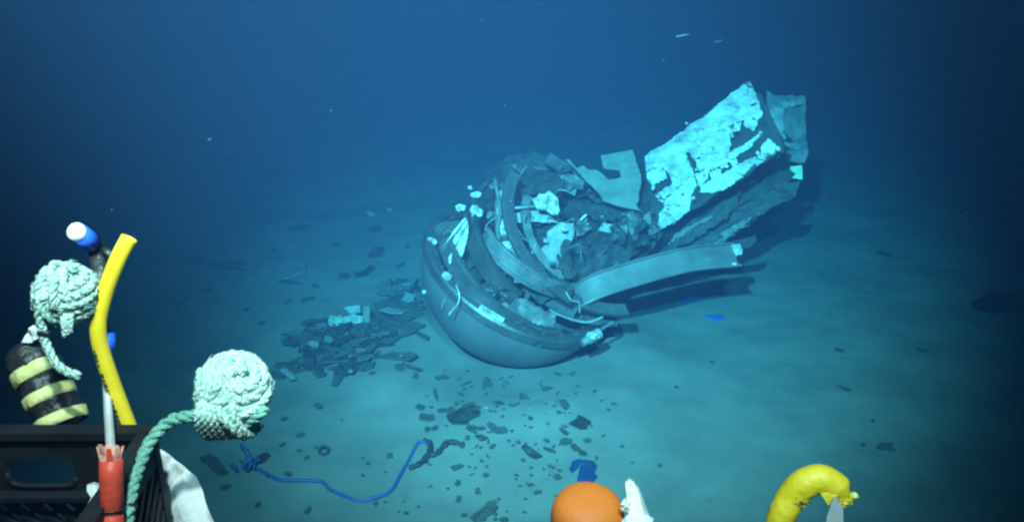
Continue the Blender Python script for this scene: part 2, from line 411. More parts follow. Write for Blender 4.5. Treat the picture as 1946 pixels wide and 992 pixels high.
for pts, Y, m, s in PL:
    px_sheet('hull_ply', pts, at(pts[2][0], pts[2][1], Y), V((-.25, -.75, .6 if s != 45 else .8)), m, .014, .035, 4, None, .07, .06, .01, s, hull)
rp_ = random.Random(8)
for k in range(9):
    t0 = rp_.uniform(0, .45); t1 = t0 + rp_.uniform(.3, .55); off = rp_.uniform(8, 78)
    def ln(t, o): return (1225 + 275 * t + o * .42, 452 - 160 * t + o * .85)
    a_, b_ = ln(t0, off), ln(min(1.02, t1), off); wd_ = rp_.uniform(8, 20)
    px_sheet('hull_ply', [a_, ((a_[0] + b_[0]) / 2, (a_[1] + b_[1]) / 2 - 3), b_, (b_[0] + rp_.uniform(-8, 14), b_[1] + wd_ * .6), (b_[0] - 6, b_[1] + wd_), ((a_[0] + b_[0]) / 2, (a_[1] + b_[1]) / 2 + wd_ + 2), (a_[0] + 5, a_[1] + wd_ * .7)],
             at(a_[0], a_[1], 7.52 - off * .003), V((-.25 + rp_.uniform(-.1, .1), -.75, .5 + rp_.uniform(-.3, .3))), rp_.choice(['carbon', 'grey_sheet', 'carbon_dull']), .012, .03, 6, None, .06, .025, .012, 500 + k, hull)
# grey chipped edge below the white skin
for i, (x, y, s) in enumerate([(1322, 385, .05), (1345, 398, .04), (1420, 345, .05), (1380, 365, .035), (1300, 400, .04), (1365, 382, .03)]):
    v_, f_ = lump_geo(at(x, y, 7.62 + .0016 * (x - 1300)), s * 1.5, s * .6, s * .7, .8, 5, i * 7, 2); build('torn_edge', v_, f_, 'grey_sheet', hull)

# white skin pieces
SP = at(1345, 300, 7.40); SN = V((-.34, -.74, .58)).normalized()
skin = empty('white_skin_panel', (SP.x, SP.y, .6)); tag(skin, 'bright white painted skin panel, cracked and holed, on top of the dark hull section', 'panel')
mid0 = onplane(1250, 400, SP, SN); mid1 = onplane(1455, 210, SP, SN); mdir = (mid1 - mid0).normalized()
Wp = (UP - SN * UP.dot(SN)).normalized(); Up_ = Wp.cross(SN)
def bend(u, v):
    q = SP + Up_ * u + Wp * v - mid0; d = (q - mdir * q.dot(mdir)); s = d.dot(SN.cross(mdir)); return -.32 * s * s
SKIN = [
 [(1228, 292), (1236, 283), (1262, 272), (1310, 236), (1318, 250), (1326, 262), (1300, 292), (1316, 330), (1290, 335), (1262, 318), (1246, 312), (1232, 320)],
 [(1312, 235), (1352, 210), (1387, 178), (1400, 172), (1413, 163), (1422, 178), (1433, 195), (1424, 222), (1400, 230), (1384, 242), (1360, 250), (1340, 262), (1328, 260)],
 [(1418, 165), (1426, 160), (1438, 185), (1448, 215), (1438, 226), (1428, 216), (1436, 196)],
 [(1414, 222), (1432, 218), (1438, 236), (1430, 248), (1416, 238)],
 [(1304, 292), (1330, 264), (1362, 252), (1384, 246), (1392, 252), (1384, 262), (1386, 276), (1378, 298), (1362, 288), (1340, 300), (1330, 296), (1322, 302), (1312, 284)],
 [(1324, 304), (1340, 302), (1360, 292), (1376, 300), (1382, 306), (1360, 318), (1344, 324), (1330, 322)],
 [(1384, 292), (1424, 268), (1448, 250), (1440, 262), (1420, 284), (1392, 302), (1384, 300)],
 [(1230, 324), (1246, 316), (1262, 322), (1266, 338), (1246, 346), (1240, 352), (1232, 340)],
 [(1272, 326), (1292, 338), (1316, 334), (1322, 350), (1310, 372), (1292, 362), (1280, 350)],
 [(1322, 330), (1346, 326), (1340, 344), (1328, 352)],
 [(1336, 350), (1360, 338), (1396, 316), (1430, 300), (1428, 310), (1412, 330), (1380, 355), (1360, 362), (1336, 362)],
 [(1252, 366), (1290, 342), (1296, 350), (1262, 376)],
 [(1262, 382), (1300, 352), (1308, 358), (1280, 384), (1266, 392)],
 [(1252, 436), (1256, 404), (1270, 388), (1300, 372), (1312, 378), (1306, 400), (1284, 418)],
 [(1428, 308), (1446, 294), (1454, 300), (1440, 312)],
 [(1448, 276), (1460, 264), (1472, 274), (1470, 288), (1456, 296), (1446, 290)],
 [(1350, 328), (1366, 322), (1372, 332), (1352, 340)], [(1386, 308), (1398, 302), (1402, 310), (1390, 314)],
 [(1396, 238), (1408, 234), (1406, 246), (1394, 250)], [(1368, 308), (1384, 304), (1380, 316), (1370, 320)],
]
rs = random.Random(5)
for i, pl in enumerate(SKIN):
    gx_ = sum(p[0] for p in pl) / len(pl); gy_ = sum(p[1] for p in pl) / len(pl); pl = [(gx_ + (p[0] - gx_) * 1.12, gy_ + (p[1] - gy_) * 1.12) for p in pl]
    q = SP + SN * rs.uniform(.0, .012)
    px_sheet('skin_piece', pl, q, (SN + V((rs.uniform(-.04, .04), 0, rs.uniform(-.04, .04)))).normalized(), 'white_paint', .009, .022, 11, bend, .04, .014, .0075, 60 + i, skin)
for i in range(60):                                                      # loose flakes along the cracks
    pl = rs.choice(SKIN); q = rs.choice(pl); q = (q[0] + rs.uniform(-9, 9), q[1] + rs.uniform(-7, 7)); r_ = rs.uniform(2, 6)
    if q[0] < 1235 or q[1] < 172: continue
    fl2 = [(q[0] + r_ * rs.uniform(.4, 1.3) * math.cos(t), q[1] + r_ * rs.uniform(.4, 1.2) * math.sin(t)) for t in [k * 1.05 for k in range(6)]]
    px_sheet('skin_flake', fl2, SP + SN * rs.uniform(.005, .03), (SN + V((rs.uniform(-.35, .35), 0, rs.uniform(-.35, .35)))).normalized(), 'white_paint', .005, .004, 20, bend, .05, .02, .004, 400 + i, skin)
SB = SP - SN * .03
px_sheet('backing', [(1226, 286), (1262, 268), (1418, 158), (1446, 190), (1462, 228), (1478, 270), (1476, 292), (1430, 322), (1340, 385), (1252, 438), (1240, 400), (1228, 330)], SB, SN, 'carbon_dull', .02, .03, 8, bend, .08, .05, .01, 77, skin)
px_sheet('dark_edge', [(1436, 178), (1444, 176), (1462, 212), (1480, 250), (1490, 285), (1478, 298), (1470, 262), (1452, 222)], SP - SN * .015, SN, 'carbon', .03, .01, 6, bend, .08, .04, .005, 78, skin)
px_sheet('edge_flap', [(1396, 172), (1410, 156), (1424, 150), (1434, 172), (1424, 180), (1414, 164)], SP - SN * .02, SN, 'grey_sheet', .01, .02, 9, bend, .05, .03, .005, 79, skin)

# grey-green panel behind, beyond the skin's dark edge
gp = px_sheet('grey_green_panel', [(1456, 172), (1470, 182), (1530, 182), (1532, 236), (1536, 290), (1528, 310), (1480, 300), (1482, 262), (1470, 226), (1458, 198)], at(1500, 240, 8.3), V((-.05, -.95, .25)), 'grey_sheet', .012, .03, 5, None, .07, .04, .012, 81)
tag(gp, 'dull torn panel standing behind the dark edge of the white skin', 'panel')
for pts, s in (([(1460, 208), (1490, 206), (1488, 226), (1494, 262), (1486, 272), (1478, 246)], 82), ([(1484, 272), (1518, 270), (1516, 286), (1506, 284), (1488, 296)], 83), ([(1484, 196), (1522, 186), (1524, 198), (1492, 206)], 84)):
    px_sheet('paint_patch', pts, at(1500, 240, 8.26), V((-.05, -.95, .25)), 'faded_paint', .01, .03, 9, None, .05, .02, .010, s, gp)
yp = px_sheet('yellow_green_plate', [(1478, 334), (1492, 318), (1524, 314), (1525, 342), (1500, 338)], at(1500, 330, 8.2), V((-.2, -.9, .35)), 'yellow_green', .012, .004, 5, None, .06, .05, .003, 85)
tag(yp, 'small pale yellow-green plate sticking out from under the hull end', 'plate')

# ------------------------------------------------------------------ wreckage behind and inside the dome
BN = V((-.15, -.8, .55))
o = px_sheet('crumpled_hull_liner', [(905, 372), (922, 322), (985, 294), (1045, 298), (1085, 322), (1130, 352), (1180, 392), (1240, 408), (1232, 440), (1150, 452), (1090, 470), (1000, 440), (930, 430)], at(1050, 370, 7.75), V((-.1, -.75, .65)), 'carbon_dull', .02, .16, 2.6, None, .08, .06, .02, 91)
tag(o, 'broad dark crumpled liner slumped behind the dome', 'hull liner')
P2 = smooth_path([at(1040, 300, 7.7), at(1095, 336, 7.62), at(1140, 378, 7.55), at(1190, 402, 7.55), at(1250, 410, 7.6)], 6)
v_, f_ = sweep_geo(P2, UP, [(-.06, 0), (-.05, .03), (.05, .03), (.06, 0)]); o = build('curved_dark_rib', v_, f_, 'carbon'); tag(o, 'dark curved rib running under the pale green torn panel', 'rib')
GPX = [(1142, 296), (1202, 285), (1209, 308), (1218, 333), (1219, 347), (1214, 366), (1214, 381), (1209, 390), (1216, 400), (1187, 395), (1163, 388), (1147, 383), (1137, 366), (1111, 342), (1093, 321), (1074, 303), (1082, 304), (1096, 320), (1108, 315), (1118, 323), (1134, 323), (1144, 330), (1156, 342), (1170, 340), (1180, 337), (1178, 325), (1147, 321)]
o = px_sheet('green_torn_panel', GPX, at(1170, 345, 7.2), V((-.12, -.85, .5)), 'green_paint', .012, .012, 4, None, .06, .04, .004, 92)
tag(o, 'flat pale green panel torn into a hook shape, beside the white skin', 'panel')
SHEETS = [
 ('interior_sheet', [(940, 425), (1050, 405), (1100, 440), (1110, 560), (1040, 590), (980, 545), (948, 480)], 7.05, 'grey_sheet', .06, 'wide grey buckled sheet filling the inside of the hull ring', 93),
 ('grey_shelf', [(942, 402), (1030, 396), (1062, 424), (1000, 420), (950, 432)], 6.85, 'pale_sheet', .01, 'flat grey shelf across the top of the hull ring', 94),
 ('hanging_sheet', [(1062, 424), (1091, 424), (1089, 451), (1075, 482), (1066, 504), (1051, 515), (1038, 498), (1024, 478), (1036, 464), (1040, 440)], 6.75, 'pale_sheet', .03, 'pale torn sheet hanging down inside the hull ring', 95),
 ('olive_scrap', [(1073, 495), (1102, 493), (1100, 509), (1075, 520), (1060, 531), (1051, 518)], 6.85, 'green_paint', .008, 'small dull olive scrap below the hanging pale sheet', 96),
 ('folded_plate', [(1102, 428), (1118, 412), (1150, 410), (1170, 422), (1166, 440), (1160, 456), (1140, 446), (1118, 440), (1100, 452)], 7.1, 'pale_sheet', .02, 'blue-grey folded plate between the dome and the white skin', 97),
 ('grey_tongue', [(1175, 428), (1215, 420), (1245, 432), (1228, 448), (1190, 462), (1172, 458)], 7.15, 'grey_sheet', .015, 'grey tongue of sheet at the foot of the white skin', 98),
 ('upper_scrap', [(1040, 330), (1080, 332), (1100, 352), (1092, 372), (1070, 362), (1044, 352)], 7.45, 'green_paint', .02, 'faded green scrap lying on the crumpled liner', 99),
 ('dark_flap', [(812, 440), (836, 424), (872, 418), (880, 440), (850, 478), (826, 488)], 6.75, 'carbon', .02, 'dark rounded flap at the dome edge beside the white fins', 100),
]
for nm, pts, Y, m, cr, lb, s in SHEETS:
    cx = sum(p[0] for p in pts) / len(pts); cy = sum(p[1] for p in pts) / len(pts)
    tag(px_sheet(nm, pts, at(cx, cy, Y), BN, m, .012, cr, 6, None, .05, .04, .006, s), lb, 'sheet')
v_, f_ = tube_geo(smooth_path([at(940, 400, 6.82), at(985, 395, 6.8), at(1035, 391, 6.84)], 5), .018, 8); tag(build('shelf_tube', v_, f_, 'steel', None, True), 'short pale tube along the front of the grey shelf', 'tube')
# white fins
fin = empty('white_fin_bundle', at(868, 505, 6.38)); tag(fin, 'bundle of bright white pleated fins wedged at the edge of the dome', 'fins')
for i, pts in enumerate([[(886, 414), (889, 424), (862, 472), (850, 482), (866, 446)], [(890, 426), (890, 440), (872, 486), (854, 502), (852, 490), (868, 466)], [(891, 440), (886, 462), (878, 488), (868, 494), (878, 470)], [(884, 412), (886, 416), (858, 450), (842, 470), (860, 442)]]):
    px_sheet('fin', pts, at(870, 460, 6.38 - .02 * i), V((-.35 + .12 * i, -.85, .4)), 'white_chip', .008, .006, 8, None, .05, .04, .002, 110 + i, fin)
BITS = [(874, 395, 20, 14, 6.7, 'white chip on the dark strut above the fins'), (905, 402, 24, 24, 6.62, 'bright crumpled white lump at the top of the hull ring'),
        (905, 371, 18, 13, 6.75, 'small white lump on the topmost strut'), (893, 357, 9, 9, 6.8, 'tiny white chip perched above the topmost strut'),
        (821, 458, 18, 14, 6.6, 'white chip on the dark flap at the dome edge'), (822, 488, 20, 12, 6.5, 'grey-white chip on the dome rim under the dark flap'),
        (1040, 602, 24, 18, 6.15, 'bright white lump on the low end of the hull ring'), (1014, 596, 9, 9, 6.15, 'small white nub beside the lump on the hull ring'),
        (1004, 575, 9, 9, 6.2, 'tiny pale nub on the face of the hull ring'), (1073, 437, 12, 9, 6.72, 'small white chip at the top of the hanging sheet'),
        (1037, 457, 9, 13, 6.7, 'tiny white chip beside the hanging sheet'), (1190, 449, 12, 12, 7.05, 'white curl on the grey tongue of sheet'), (806, 555, 9, 12, 6.05, 'tiny white spot stuck on the outside of the dome')]
for i, (x, y, wx, wy, Y, lb) in enumerate(BITS):
    s = Y / .93 / F / 2; p = at(x, y, Y)
    if i == 12:
        d = ray(x, y).normalized(); oc = CAM - DC; b_ = oc.dot(d); p = CAM + d * (-b_ - math.sqrt(max(0, b_ * b_ - oc.dot(oc) + RD * RD)))
    v_, f_ = lump_geo(p, wx * s, wx * s * .7, wy * s, .55, 3, i * 5 + 1, 2 if wx > 10 else 1); tag(build('white_chip', v_, f_, 'white_chip'), lb, 'chip')
o = px_sheet('crumpled_white_casing', [(1012, 382), (1024, 368), (1044, 364), (1062, 382), (1060, 404), (1050, 410), (1036, 398), (1020, 396)], at(1038, 385, 6.72), V((-.2, -.7, .7)), 'white_chip', .03, .07, 12, None, .025, .03, .008, 120)
tag(o, 'crumpled white casing on the end of the grey shelf', 'casing')
STR = [
 ('rim_cable', [(867, 543, 6.02), (873, 560, 5.98), (870, 577, 5.95), (860, 589, 5.93), (852, 599, 5.92)], .006, 'white_chip', 'short pale cable dangling over the dome rim', 'cable'),
 ('edge_wire', [(1044, 588, 6.12), (1062, 598, 6.12), (1090, 608, 6.12), (1118, 612, 6.12), (1146, 602, 6.15)], .008, 'pale_sheet', 'thin pale wire curling along the low end of the hull ring', 'wire'),
 ('top_strut', [(930, 342, 6.95), (905, 372, 6.8), (898, 405, 6.65), (903, 440, 6.55), (915, 480, 6.45)], .028, 'carbon', 'dark bent strut rising above the white fins', 'strut'),
 ('pale_rod', [(1018, 462, 6.6), (1012, 480, 6.58), (1000, 492, 6.56)], .012, 'pale_sheet', 'short pale rod leaning in the middle of the hull ring', 'rod'),
 ('thin_pale_rod', [(1015, 497, 6.5), (1008, 512, 6.48), (1004, 518, 6.46)], .007, 'pale_sheet', 'thin pale rod below the leaning pale rod', 'rod'),
 ('looped_conduit', [(1102, 442, 6.95), (1100, 424, 6.95), (1112, 410, 6.95), (1116, 408, 7)], .01, 'white_chip', 'small white conduit loop at the edge of the folded plate', 'conduit'),
 ('dark_conduit', [(940, 340, 6.9), (950, 400, 6.7), (945, 440, 6.6), (960, 480, 6.5), (1000, 520, 6.45)], .016, 'grey_sheet', 'dark grey conduit curving down inside the hull ring', 'conduit')]
for nm, pts, r, m, lb, c in STR:
    v_, f_ = tube_geo(smooth_path([at(*p) for p in pts], 5), r, 8); tag(build(nm, v_, f_, m, None, True), lb, c)
# slats jammed in the dome bowl
rs = random.Random(12)
for i in range(20):
    x = rs.uniform(855, 1000); y = rs.uniform(505, 575) + (x - 862) * .22
    if y > 600: y -= 30
    p = at(x, y, rs.uniform(6.15, 6.45)); d = V((rs.uniform(-.3, 1), rs.uniform(-.3, .6), rs.uniform(-.1, .5))).normalized(); w_ = d.cross(V((rs.uniform(-.4, .4), -.6, .7))).normalized(); n_ = d.cross(w_)
    v_, f_ = box_geo(p, d * rs.uniform(.04, .15), w_ * rs.uniform(.006, .028), n_ * .006)
    m_ = rs.choice(['grey_sheet', 'carbon_dull', 'grey_sheet', 'carbon']); tn = 'grey' if m_ == 'grey_sheet' else 'black'; wh = 'below the white fins' if x < 915 else 'under the lower curve of the hull ring'
    tag(build('jammed_slat', v_, f_, m_), f'thin {tn} slat jammed in the dome bowl {wh}', 'slat', f'{tn} slats {wh}')
for i in range(40):
    x = rs.uniform(930, 1245); y = rs.uniform(330, 470) if x > 1090 else rs.uniform(320, 560)
    if x > 1100 and y < 400: y = rs.uniform(405, 470)
    Y = 7.5 - (y - 320) * .0052 + rs.uniform(-.1, .1); s = rs.uniform(.04, .15); el = rs.uniform(.25, .8); ph = rs.uniform(0, 3)
    poly = [(s * (rs.uniform(.5, 1.3) * math.cos(t) * math.cos(ph) - el * rs.uniform(.4, 1.2) * math.sin(t) * math.sin(ph)), s * (rs.uniform(.5, 1.3) * math.cos(t) * math.sin(ph) + el * rs.uniform(.4, 1.2) * math.sin(t) * math.cos(ph))) for t in [k * math.pi / 3.5 + rs.uniform(-.2, .2) for k in range(7)]]
    n_ = V((rs.uniform(-.7, .4), -.7, rs.uniform(-.1, .9))).normalized(); W_ = (UP - n_ * UP.dot(n_)).normalized()
    v_, f_ = sheet_geo(poly, at(x, y, Y), W_.cross(n_), W_, .008, .07, 9, None, .035, .02, .010, 200 + i)
    m_ = rs.choice(['grey_sheet', 'carbon_dull', 'carbon_dull', 'grey_sheet', 'carbon']); tn = 'grey' if m_ == 'grey_sheet' else 'black'; sz = 'large' if s > .055 else 'small'
    wh = 'inside the hull ring' if x < 1030 else ('around the hanging pale sheet' if x < 1110 else 'between the dome and the white skin')
    tag(build('torn_scrap', v_, f_, m_), f'{sz} {tn} torn scrap tangled in the wreckage {wh}', 'scrap', f'{sz} {tn} scraps {wh}')
# loose wires and fibre bundles all through the wreckage
for i in range(46):
    x = rs.uniform(860, 1240); y = rs.uniform(340, 560)
    if x > 1100: y = rs.uniform(400, 500)
    if x < 930: y = rs.uniform(400, 580)
    Y = 7.35 - (y - 320) * .0050 + rs.uniform(-.08, .02); Y += .45 * (x > 1090); p = at(x, y, Y); d = V((rs.uniform(-1, 1), rs.uniform(-.4, .3), rs.uniform(-.7, .6))).normalized() * rs.uniform(.06, .2)
    q = [p, p + d * .5 + V((rs.uniform(-.05, .05), -.02, rs.uniform(-.02, .06))), p + d, p + d * 1.3 + V((rs.uniform(-.06, .06), 0, -.06))]
    pale = rs.random() < .25
    v_, f_ = tube_geo(smooth_path(q, 5), rs.uniform(.003, .008), 6)
    tag(build('bent_wire', v_, f_, 'pale_sheet' if pale else rs.choice(['carbon', 'grey_sheet']), None, True), ('thin pale' if pale else 'thin dark') + ' bent wire poking out of the wreckage in and behind the dome', 'wire', ('pale' if pale else 'dark') + ' wires in the wreckage')
for nm, pts, Y, m, lb, s_ in [
    ('twisted_sheet', [(880, 470), (920, 455), (950, 500), (985, 555), (960, 590), (915, 560), (885, 520)], 6.5, 'carbon_dull', 'dark twisted sheet filling the dome bowl under the white fins', 605),
    ('torn_grey_plate', [(960, 560), (1000, 570), (1060, 600), (1050, 622), (1000, 612), (955, 590)], 6.12, 'grey_sheet', 'torn grey plate between the dome rim and the hull ring', 606),
    ('crushed_shell', [(1000, 430), (1060, 425), (1120, 470), (1180, 500), (1150, 560), (1090, 570), (1040, 540), (1010, 490)], 6.95, 'carbon', 'big black crushed shell filling the middle of the wreckage', 607),
    ('creased_cowl', [(1080, 380), (1140, 392), (1200, 404), (1236, 420), (1200, 440), (1130, 430), (1085, 412)], 7.22, 'carbon_dull', 'black creased cowl below the hook-shaped green panel', 608),
    ('buckled_plate', [(1088, 452), (1150, 440), (1200, 455), (1240, 440), (1232, 470), (1180, 500), (1120, 520), (1092, 500)], 6.98, 'carbon_dull', 'dark buckled plate in the gap between dome and white skin', 601),
    ('draped_ply', [(955, 340), (1040, 318), (1075, 345), (1060, 380), (1000, 392), (950, 380)], 7.3, 'carbon_dull', 'dark draped ply above the grey shelf', 602),
    ('folded_ply', [(1150, 400), (1210, 402), (1250, 425), (1236, 446), (1190, 432), (1155, 420)], 7.2, 'carbon', 'dark folded ply at the foot of the green torn panel', 603),
    ('sagging_ply', [(940, 445), (985, 455), (1030, 500), (1060, 560), (1030, 580), (985, 545), (955, 500)], 6.62, 'carbon_dull', 'dark sagging ply inside the lower half of the hull ring', 604)]:
    tag(px_sheet(nm, pts, at(pts[0][0] + 40, pts[0][1] + 20, Y), BN, m, .012, .09, 6, None, .035, .022, .012, s_), lb, 'ply')
# fitting on the mud beside the dome
fit = empty('pipe_fitting', ground(1124, 655)); tag(fit, 'short pale pipe fitting hanging off the right-hand lip of the dome over the mud', 'fitting')
fit['label'] = 'short pale pipe fitting lying against the outer lip of the dome'
a_ = at(1106, 652, 6.1); b_ = at(1140, 632, 6.18)
v_, f_ = tube_geo([a_, a_.lerp(b_, .3), a_.lerp(b_, .31), b_], lambda t: .032 if t < .5 else .042, 12); build('pipe_body', v_, f_, 'pale_sheet', fit)
v_, f_ = lump_geo(a_.lerp(b_, .55) + V((0, -.03, .03)), .05, .025, .03, .6, 5, 3, 2); build('white_label', v_, f_, 'white_chip', fit)
v_, f_ = tube_geo([at(1142, 626, 6.2), at(1164, 612, 6.25)], .012, 6); build('spigot', v_, f_, 'grey_sheet', fit)

# ------------------------------------------------------------------ loose fragments on the mud
FR = []
for k in range(14):
    rs = random.Random(300 + k); poly = []
    u = lambda a, b: rs.uniform(a, b)
    if k % 3 == 0:                                                       # slat with one splintered end
        poly = [(-.5, -.5 * u(.7, 1)), (u(.1, .3), -.5), (.5, -.5 * u(.3, .9)), (u(.2, .4), u(-.1, .1)), (.5 * u(.7, 1), u(.1, .4)), (u(.1, .35), .5), (-.5, .5 * u(.7, 1)), (-.5 * u(.8, 1), u(-.2, .2))]
    elif k % 3 == 1:                                                     # corner broken off
        poly = [(-.5, u(-.5, -.2)), (u(-.3, .0), -.5), (.5, -.5 * u(.6, 1)), (.5 * u(.7, 1), .2), (u(.1, .3), .5), (-.5 * u(.6, 1), .5 * u(.6, 1))]
    else:                                                                # ragged shard
        n_ = rs.randint(5, 7)
        for t in range(n_):
            a = 2 * math.pi * t / n_ + u(-.35, .35); r = u(.45, 1.1); poly.append((.5 * r * math.cos(a), .5 * r * math.sin(a)))
    v_, f_ = sheet_geo(poly, V((0, 0, 0)), V((1, 0, 0)), V((0, 1, 0)), .09, .10, 2.5, None, .5, .3, .05, 300 + k)
    FR.append((v_, f_))
FME = {}
def frag_mesh(k, m):
    if (k, m) not in FME:
        me = bpy.data.meshes.new('fragment'); me.from_pydata([tuple(v) for v in FR[k][0]], [], FR[k][1]); me.materials.append(MATS[m]); me.update(); FME[(k, m)] = me
    return FME[(k, m)]
rf = random.Random(77)
def frag(px, py, wpx, hpx, m='dusty_carbon', ang=None, name='carbon_fragment', label=None, cat='fragment', group=None, lift=.012, tilt=.18):
    # wpx, hpx: size in the photograph; turned into metres on the mud
    p = ground(px, py); t = (p - CAM).length; sx = wpx * t / F; fore = abs(ray(px, py).normalized().z); sy = min(hpx * t / F / fore, sx * 3 + .1)
    o = bpy.data.objects.new(name, frag_mesh(rf.randrange(14), m)); COL.objects.link(o)
    o.location = p + V((0, 0, lift)); o.scale = (sx * 1.15, sy * 1.05, min(.22, .5 * (sx + sy)) )
    o.rotation_euler = (rf.uniform(-tilt, tilt), rf.uniform(-tilt, tilt), R(ang) if ang is not None else rf.uniform(-.9, .9))
    return tag(o, label, cat, group)
def fstick(x1, y1, x2, y2, wid, m, **k):
    p = ground(x1, y1); q = ground(x2, y2); c = (p + q) / 2; d = q - p
    o = bpy.data.objects.new(k.get('name', 'carbon_fragment'), frag_mesh(rf.randrange(14), m)); COL.objects.link(o)
    o.location = V((c.x, c.y, height(c.x, c.y) + .012)); o.scale = (d.length * 1.1, wid, .12)
    o.rotation_euler = (rf.uniform(-.25, .25), 0, math.atan2(d.y, d.x))
    return tag(o, k['label'], k.get('cat', 'fragment'), k.get('group'))
def where(x, y, size):
    sz = 'tiny dark crumb' if size < 8 else ('small dark fragment' if size < 15 else 'palm-sized dark fragment')
    if x > 1300: w_, g = 'lying alone on bare mud far from the heap', 'loners on bare mud'
    elif x < 560: w_, g = 'on the mud around the frayed end of the blue cable', 'fragments by the cable end'
    elif x < 770: w_, g = 'on open mud between the blue cable and the heap', 'fragments between cable and heap'
    elif y < 748: w_, g = 'on the mud just below the dome', 'fragments below the dome'
    elif x < 985 and y < 860: w_, g = 'on the mud around the largest grey torn plate', 'fragments round the torn plate'
    elif x < 985: w_, g = 'on the mud around the tall dark slab', 'fragments round the dark slab'
    else: w_, g = 'on the mud near the two blue shards', 'fragments near the blue shards'
    return dict(label=sz + ' ' + w_, group=sz.split()[0] + ' ' + g)
SC = [(800, 775, 14, 11), (812, 793, 21, 12), (813, 816, 9, 11), (827, 815, 11, 20), (857, 780, 14, 16), (841, 781, 18, 8), (892, 771, 14, 18), (906, 775, 11, 7), (878, 751, 11, 8), (882, 741, 7, 6),
      (920, 735, 8, 14), (949, 767, 20, 11), (973, 771, 12, 6), (915, 815, 15, 8), (913, 832, 15, 20), (953, 819, 20, 12), (973, 820, 7, 6), (889, 833, 10, 8), (928, 842, 7, 7), (855, 841, 22, 6), (879, 846, 8, 9),
      (1062, 785, 11, 5), (1008, 796, 9, 6), (1060, 712, 11, 5), (1087, 713, 8, 12), (1072, 821, 8, 12), (1039, 839, 8, 7), (1075, 840, 15, 10), (1117, 838, 15, 7), (1092, 851, 11, 16), (1106, 861, 13, 12), (1146, 830, 7, 6), (1182, 850, 6, 5),
      (1156, 780, 6, 4), (1048, 888, 7, 14), (1060, 908, 13, 10), (1011, 922, 7, 6), (927, 869, 6, 12), (878, 848, 9, 9), (937, 850, 7, 9), (923, 904, 10, 5), (903, 891, 5, 7), (870, 921, 10, 8), (908, 936, 17, 13), (872, 950, 10, 13), (948, 950, 5, 5),
      (958, 989, 13, 10), (1022, 937, 14, 6), (882, 980, 9, 7), (608, 774, 18, 15), (540, 797, 13, 9), (571, 828, 15, 7), (600, 852, 10, 7), (569, 858, 7, 6), (538, 846, 9, 8), (741, 867, 11, 9), (549, 902, 10, 8), (491, 815, 17, 8), (491, 960, 11, 9),
      (586, 971, 8, 10), (772, 977, 12, 9), (715, 959, 10, 12), (708, 710, 9, 7), (583, 871, 9, 5), (430, 927, 18, 7), (548, 902, 9, 7), (1595, 667, 15, 7), (1755, 668, 17, 6), (1603, 739, 9, 14), (1658, 800, 6, 5), (1641, 846, 10, 7), (1353, 690, 12, 6), (1680, 483, 26, 9),
      (841, 719, 30, 7), (929, 728, 11, 16), (1040, 740, 26, 7), (1166, 769, 8, 4), (900, 816, 20, 16), (936, 812, 14, 22), (868, 768, 9, 7), (985, 842, 7, 5), (1010, 905, 7, 5), (760, 700, 14, 10), (790, 715, 12, 9), (1130, 745, 8, 5), (455, 770, 9, 6), (650, 800, 6, 5), (690, 905, 7, 6)]
for x, y, a, b in SC: frag(x, y, a * rf.uniform(.8, 1.25), b * rf.uniform(.7, 1.2), 'dusty_carbon', None, **where(x, y, max(a, b)))
for i in range(70):
    x = rf.gauss(960, 130); y = rf.uniform(700, 990)
    if x < 560 or x > 1330: continue
    frag(x, y, rf.uniform(3, 8), rf.uniform(2, 6), 'dusty_carbon', None, **where(x, y, 5))
for a in [(984, 748, 1006, 762, .05), (1069, 762, 1078, 778, .06), (1030, 850, 1060, 863, .06), (826, 742, 832, 766, .04), (860, 892, 880, 884, .05), (922, 964, 942, 953, .04), (868, 736, 902, 724, .03), (1655, 850, 1708, 853, .10), (1000, 848, 1012, 866, .05)]:
    fstick(*a, 'dusty_carbon', label='narrow dark splinter lying flat on the pale mud before the dome', name='carbon_splinter', cat='splinter', group='splinters strewn on the mud')
BIG = [(882, 790, 42, 32, 'carbon_dull', 'largest grey torn plate among the scattered fragments before the dome', 'torn_plate'), (1010, 862, 26, 34, 'carbon_dull', 'grey slab with a split end among the scattered fragments', 'split_slab'),
       (1105, 804, 30, 20, 'carbon_dull', 'grey ragged flake lying clear on the mud near the blue shards', 'ragged_flake'), (920, 976, 26, 36, 'dusty_carbon', 'tall dark slab on the mud, beside a narrow splinter', 'dark_slab'),
       (412, 885, 22, 42, 'dusty_carbon', 'dark upright shard on the mud behind the grey cloth', 'dark_shard'), (1092, 888, 18, 38, 'blue_plastic', 'narrow blue plastic shard behind the orange float', 'blue_shard'),
       (1117, 896, 32, 40, 'blue_plastic', 'wide blue plastic shard behind the orange float', 'blue_shard'), (1312, 570, 34, 20, 'blue_panel', 'smaller blue plastic piece on shadowed mud under the bent strip', 'blue_piece'),
       (1357, 602, 46, 26, 'blue_panel', 'larger blue plastic piece on the mud beyond the bent strip', 'blue_piece'),
       (1876, 572, 135, 60, 'carbon', 'big dark flat patch lying alone on the mud far from the wreck', 'sunken_sheet'), (712, 434, 32, 20, 'dusty_carbon', 'dark rounded piece on far mud in front of two pale flecks', 'dark_piece'),  # first entry: flat dark patch laid over the mud
       (716, 480, 26, 20, 'dusty_carbon', 'dark blunt piece on far mud between the rounded one and the dome', 'dark_piece'), (531, 514, 85, 34, 'pale_sheet', 'pale flat slab half sunk in the mud with a dark lower edge', 'pale_slab'),
       (618, 414, 46, 20, 'grey_sheet', 'faint grey slab far back on the mud', 'grey_slab'), (434, 505, 70, 14, 'dusty_carbon', 'long dark sheet far back on the mud beside the pale slab', 'dark_sheet'), (375, 497, 58, 10, 'dusty_carbon', 'thin dark sheet far back, beyond the yellow hose', 'dark_sheet')]
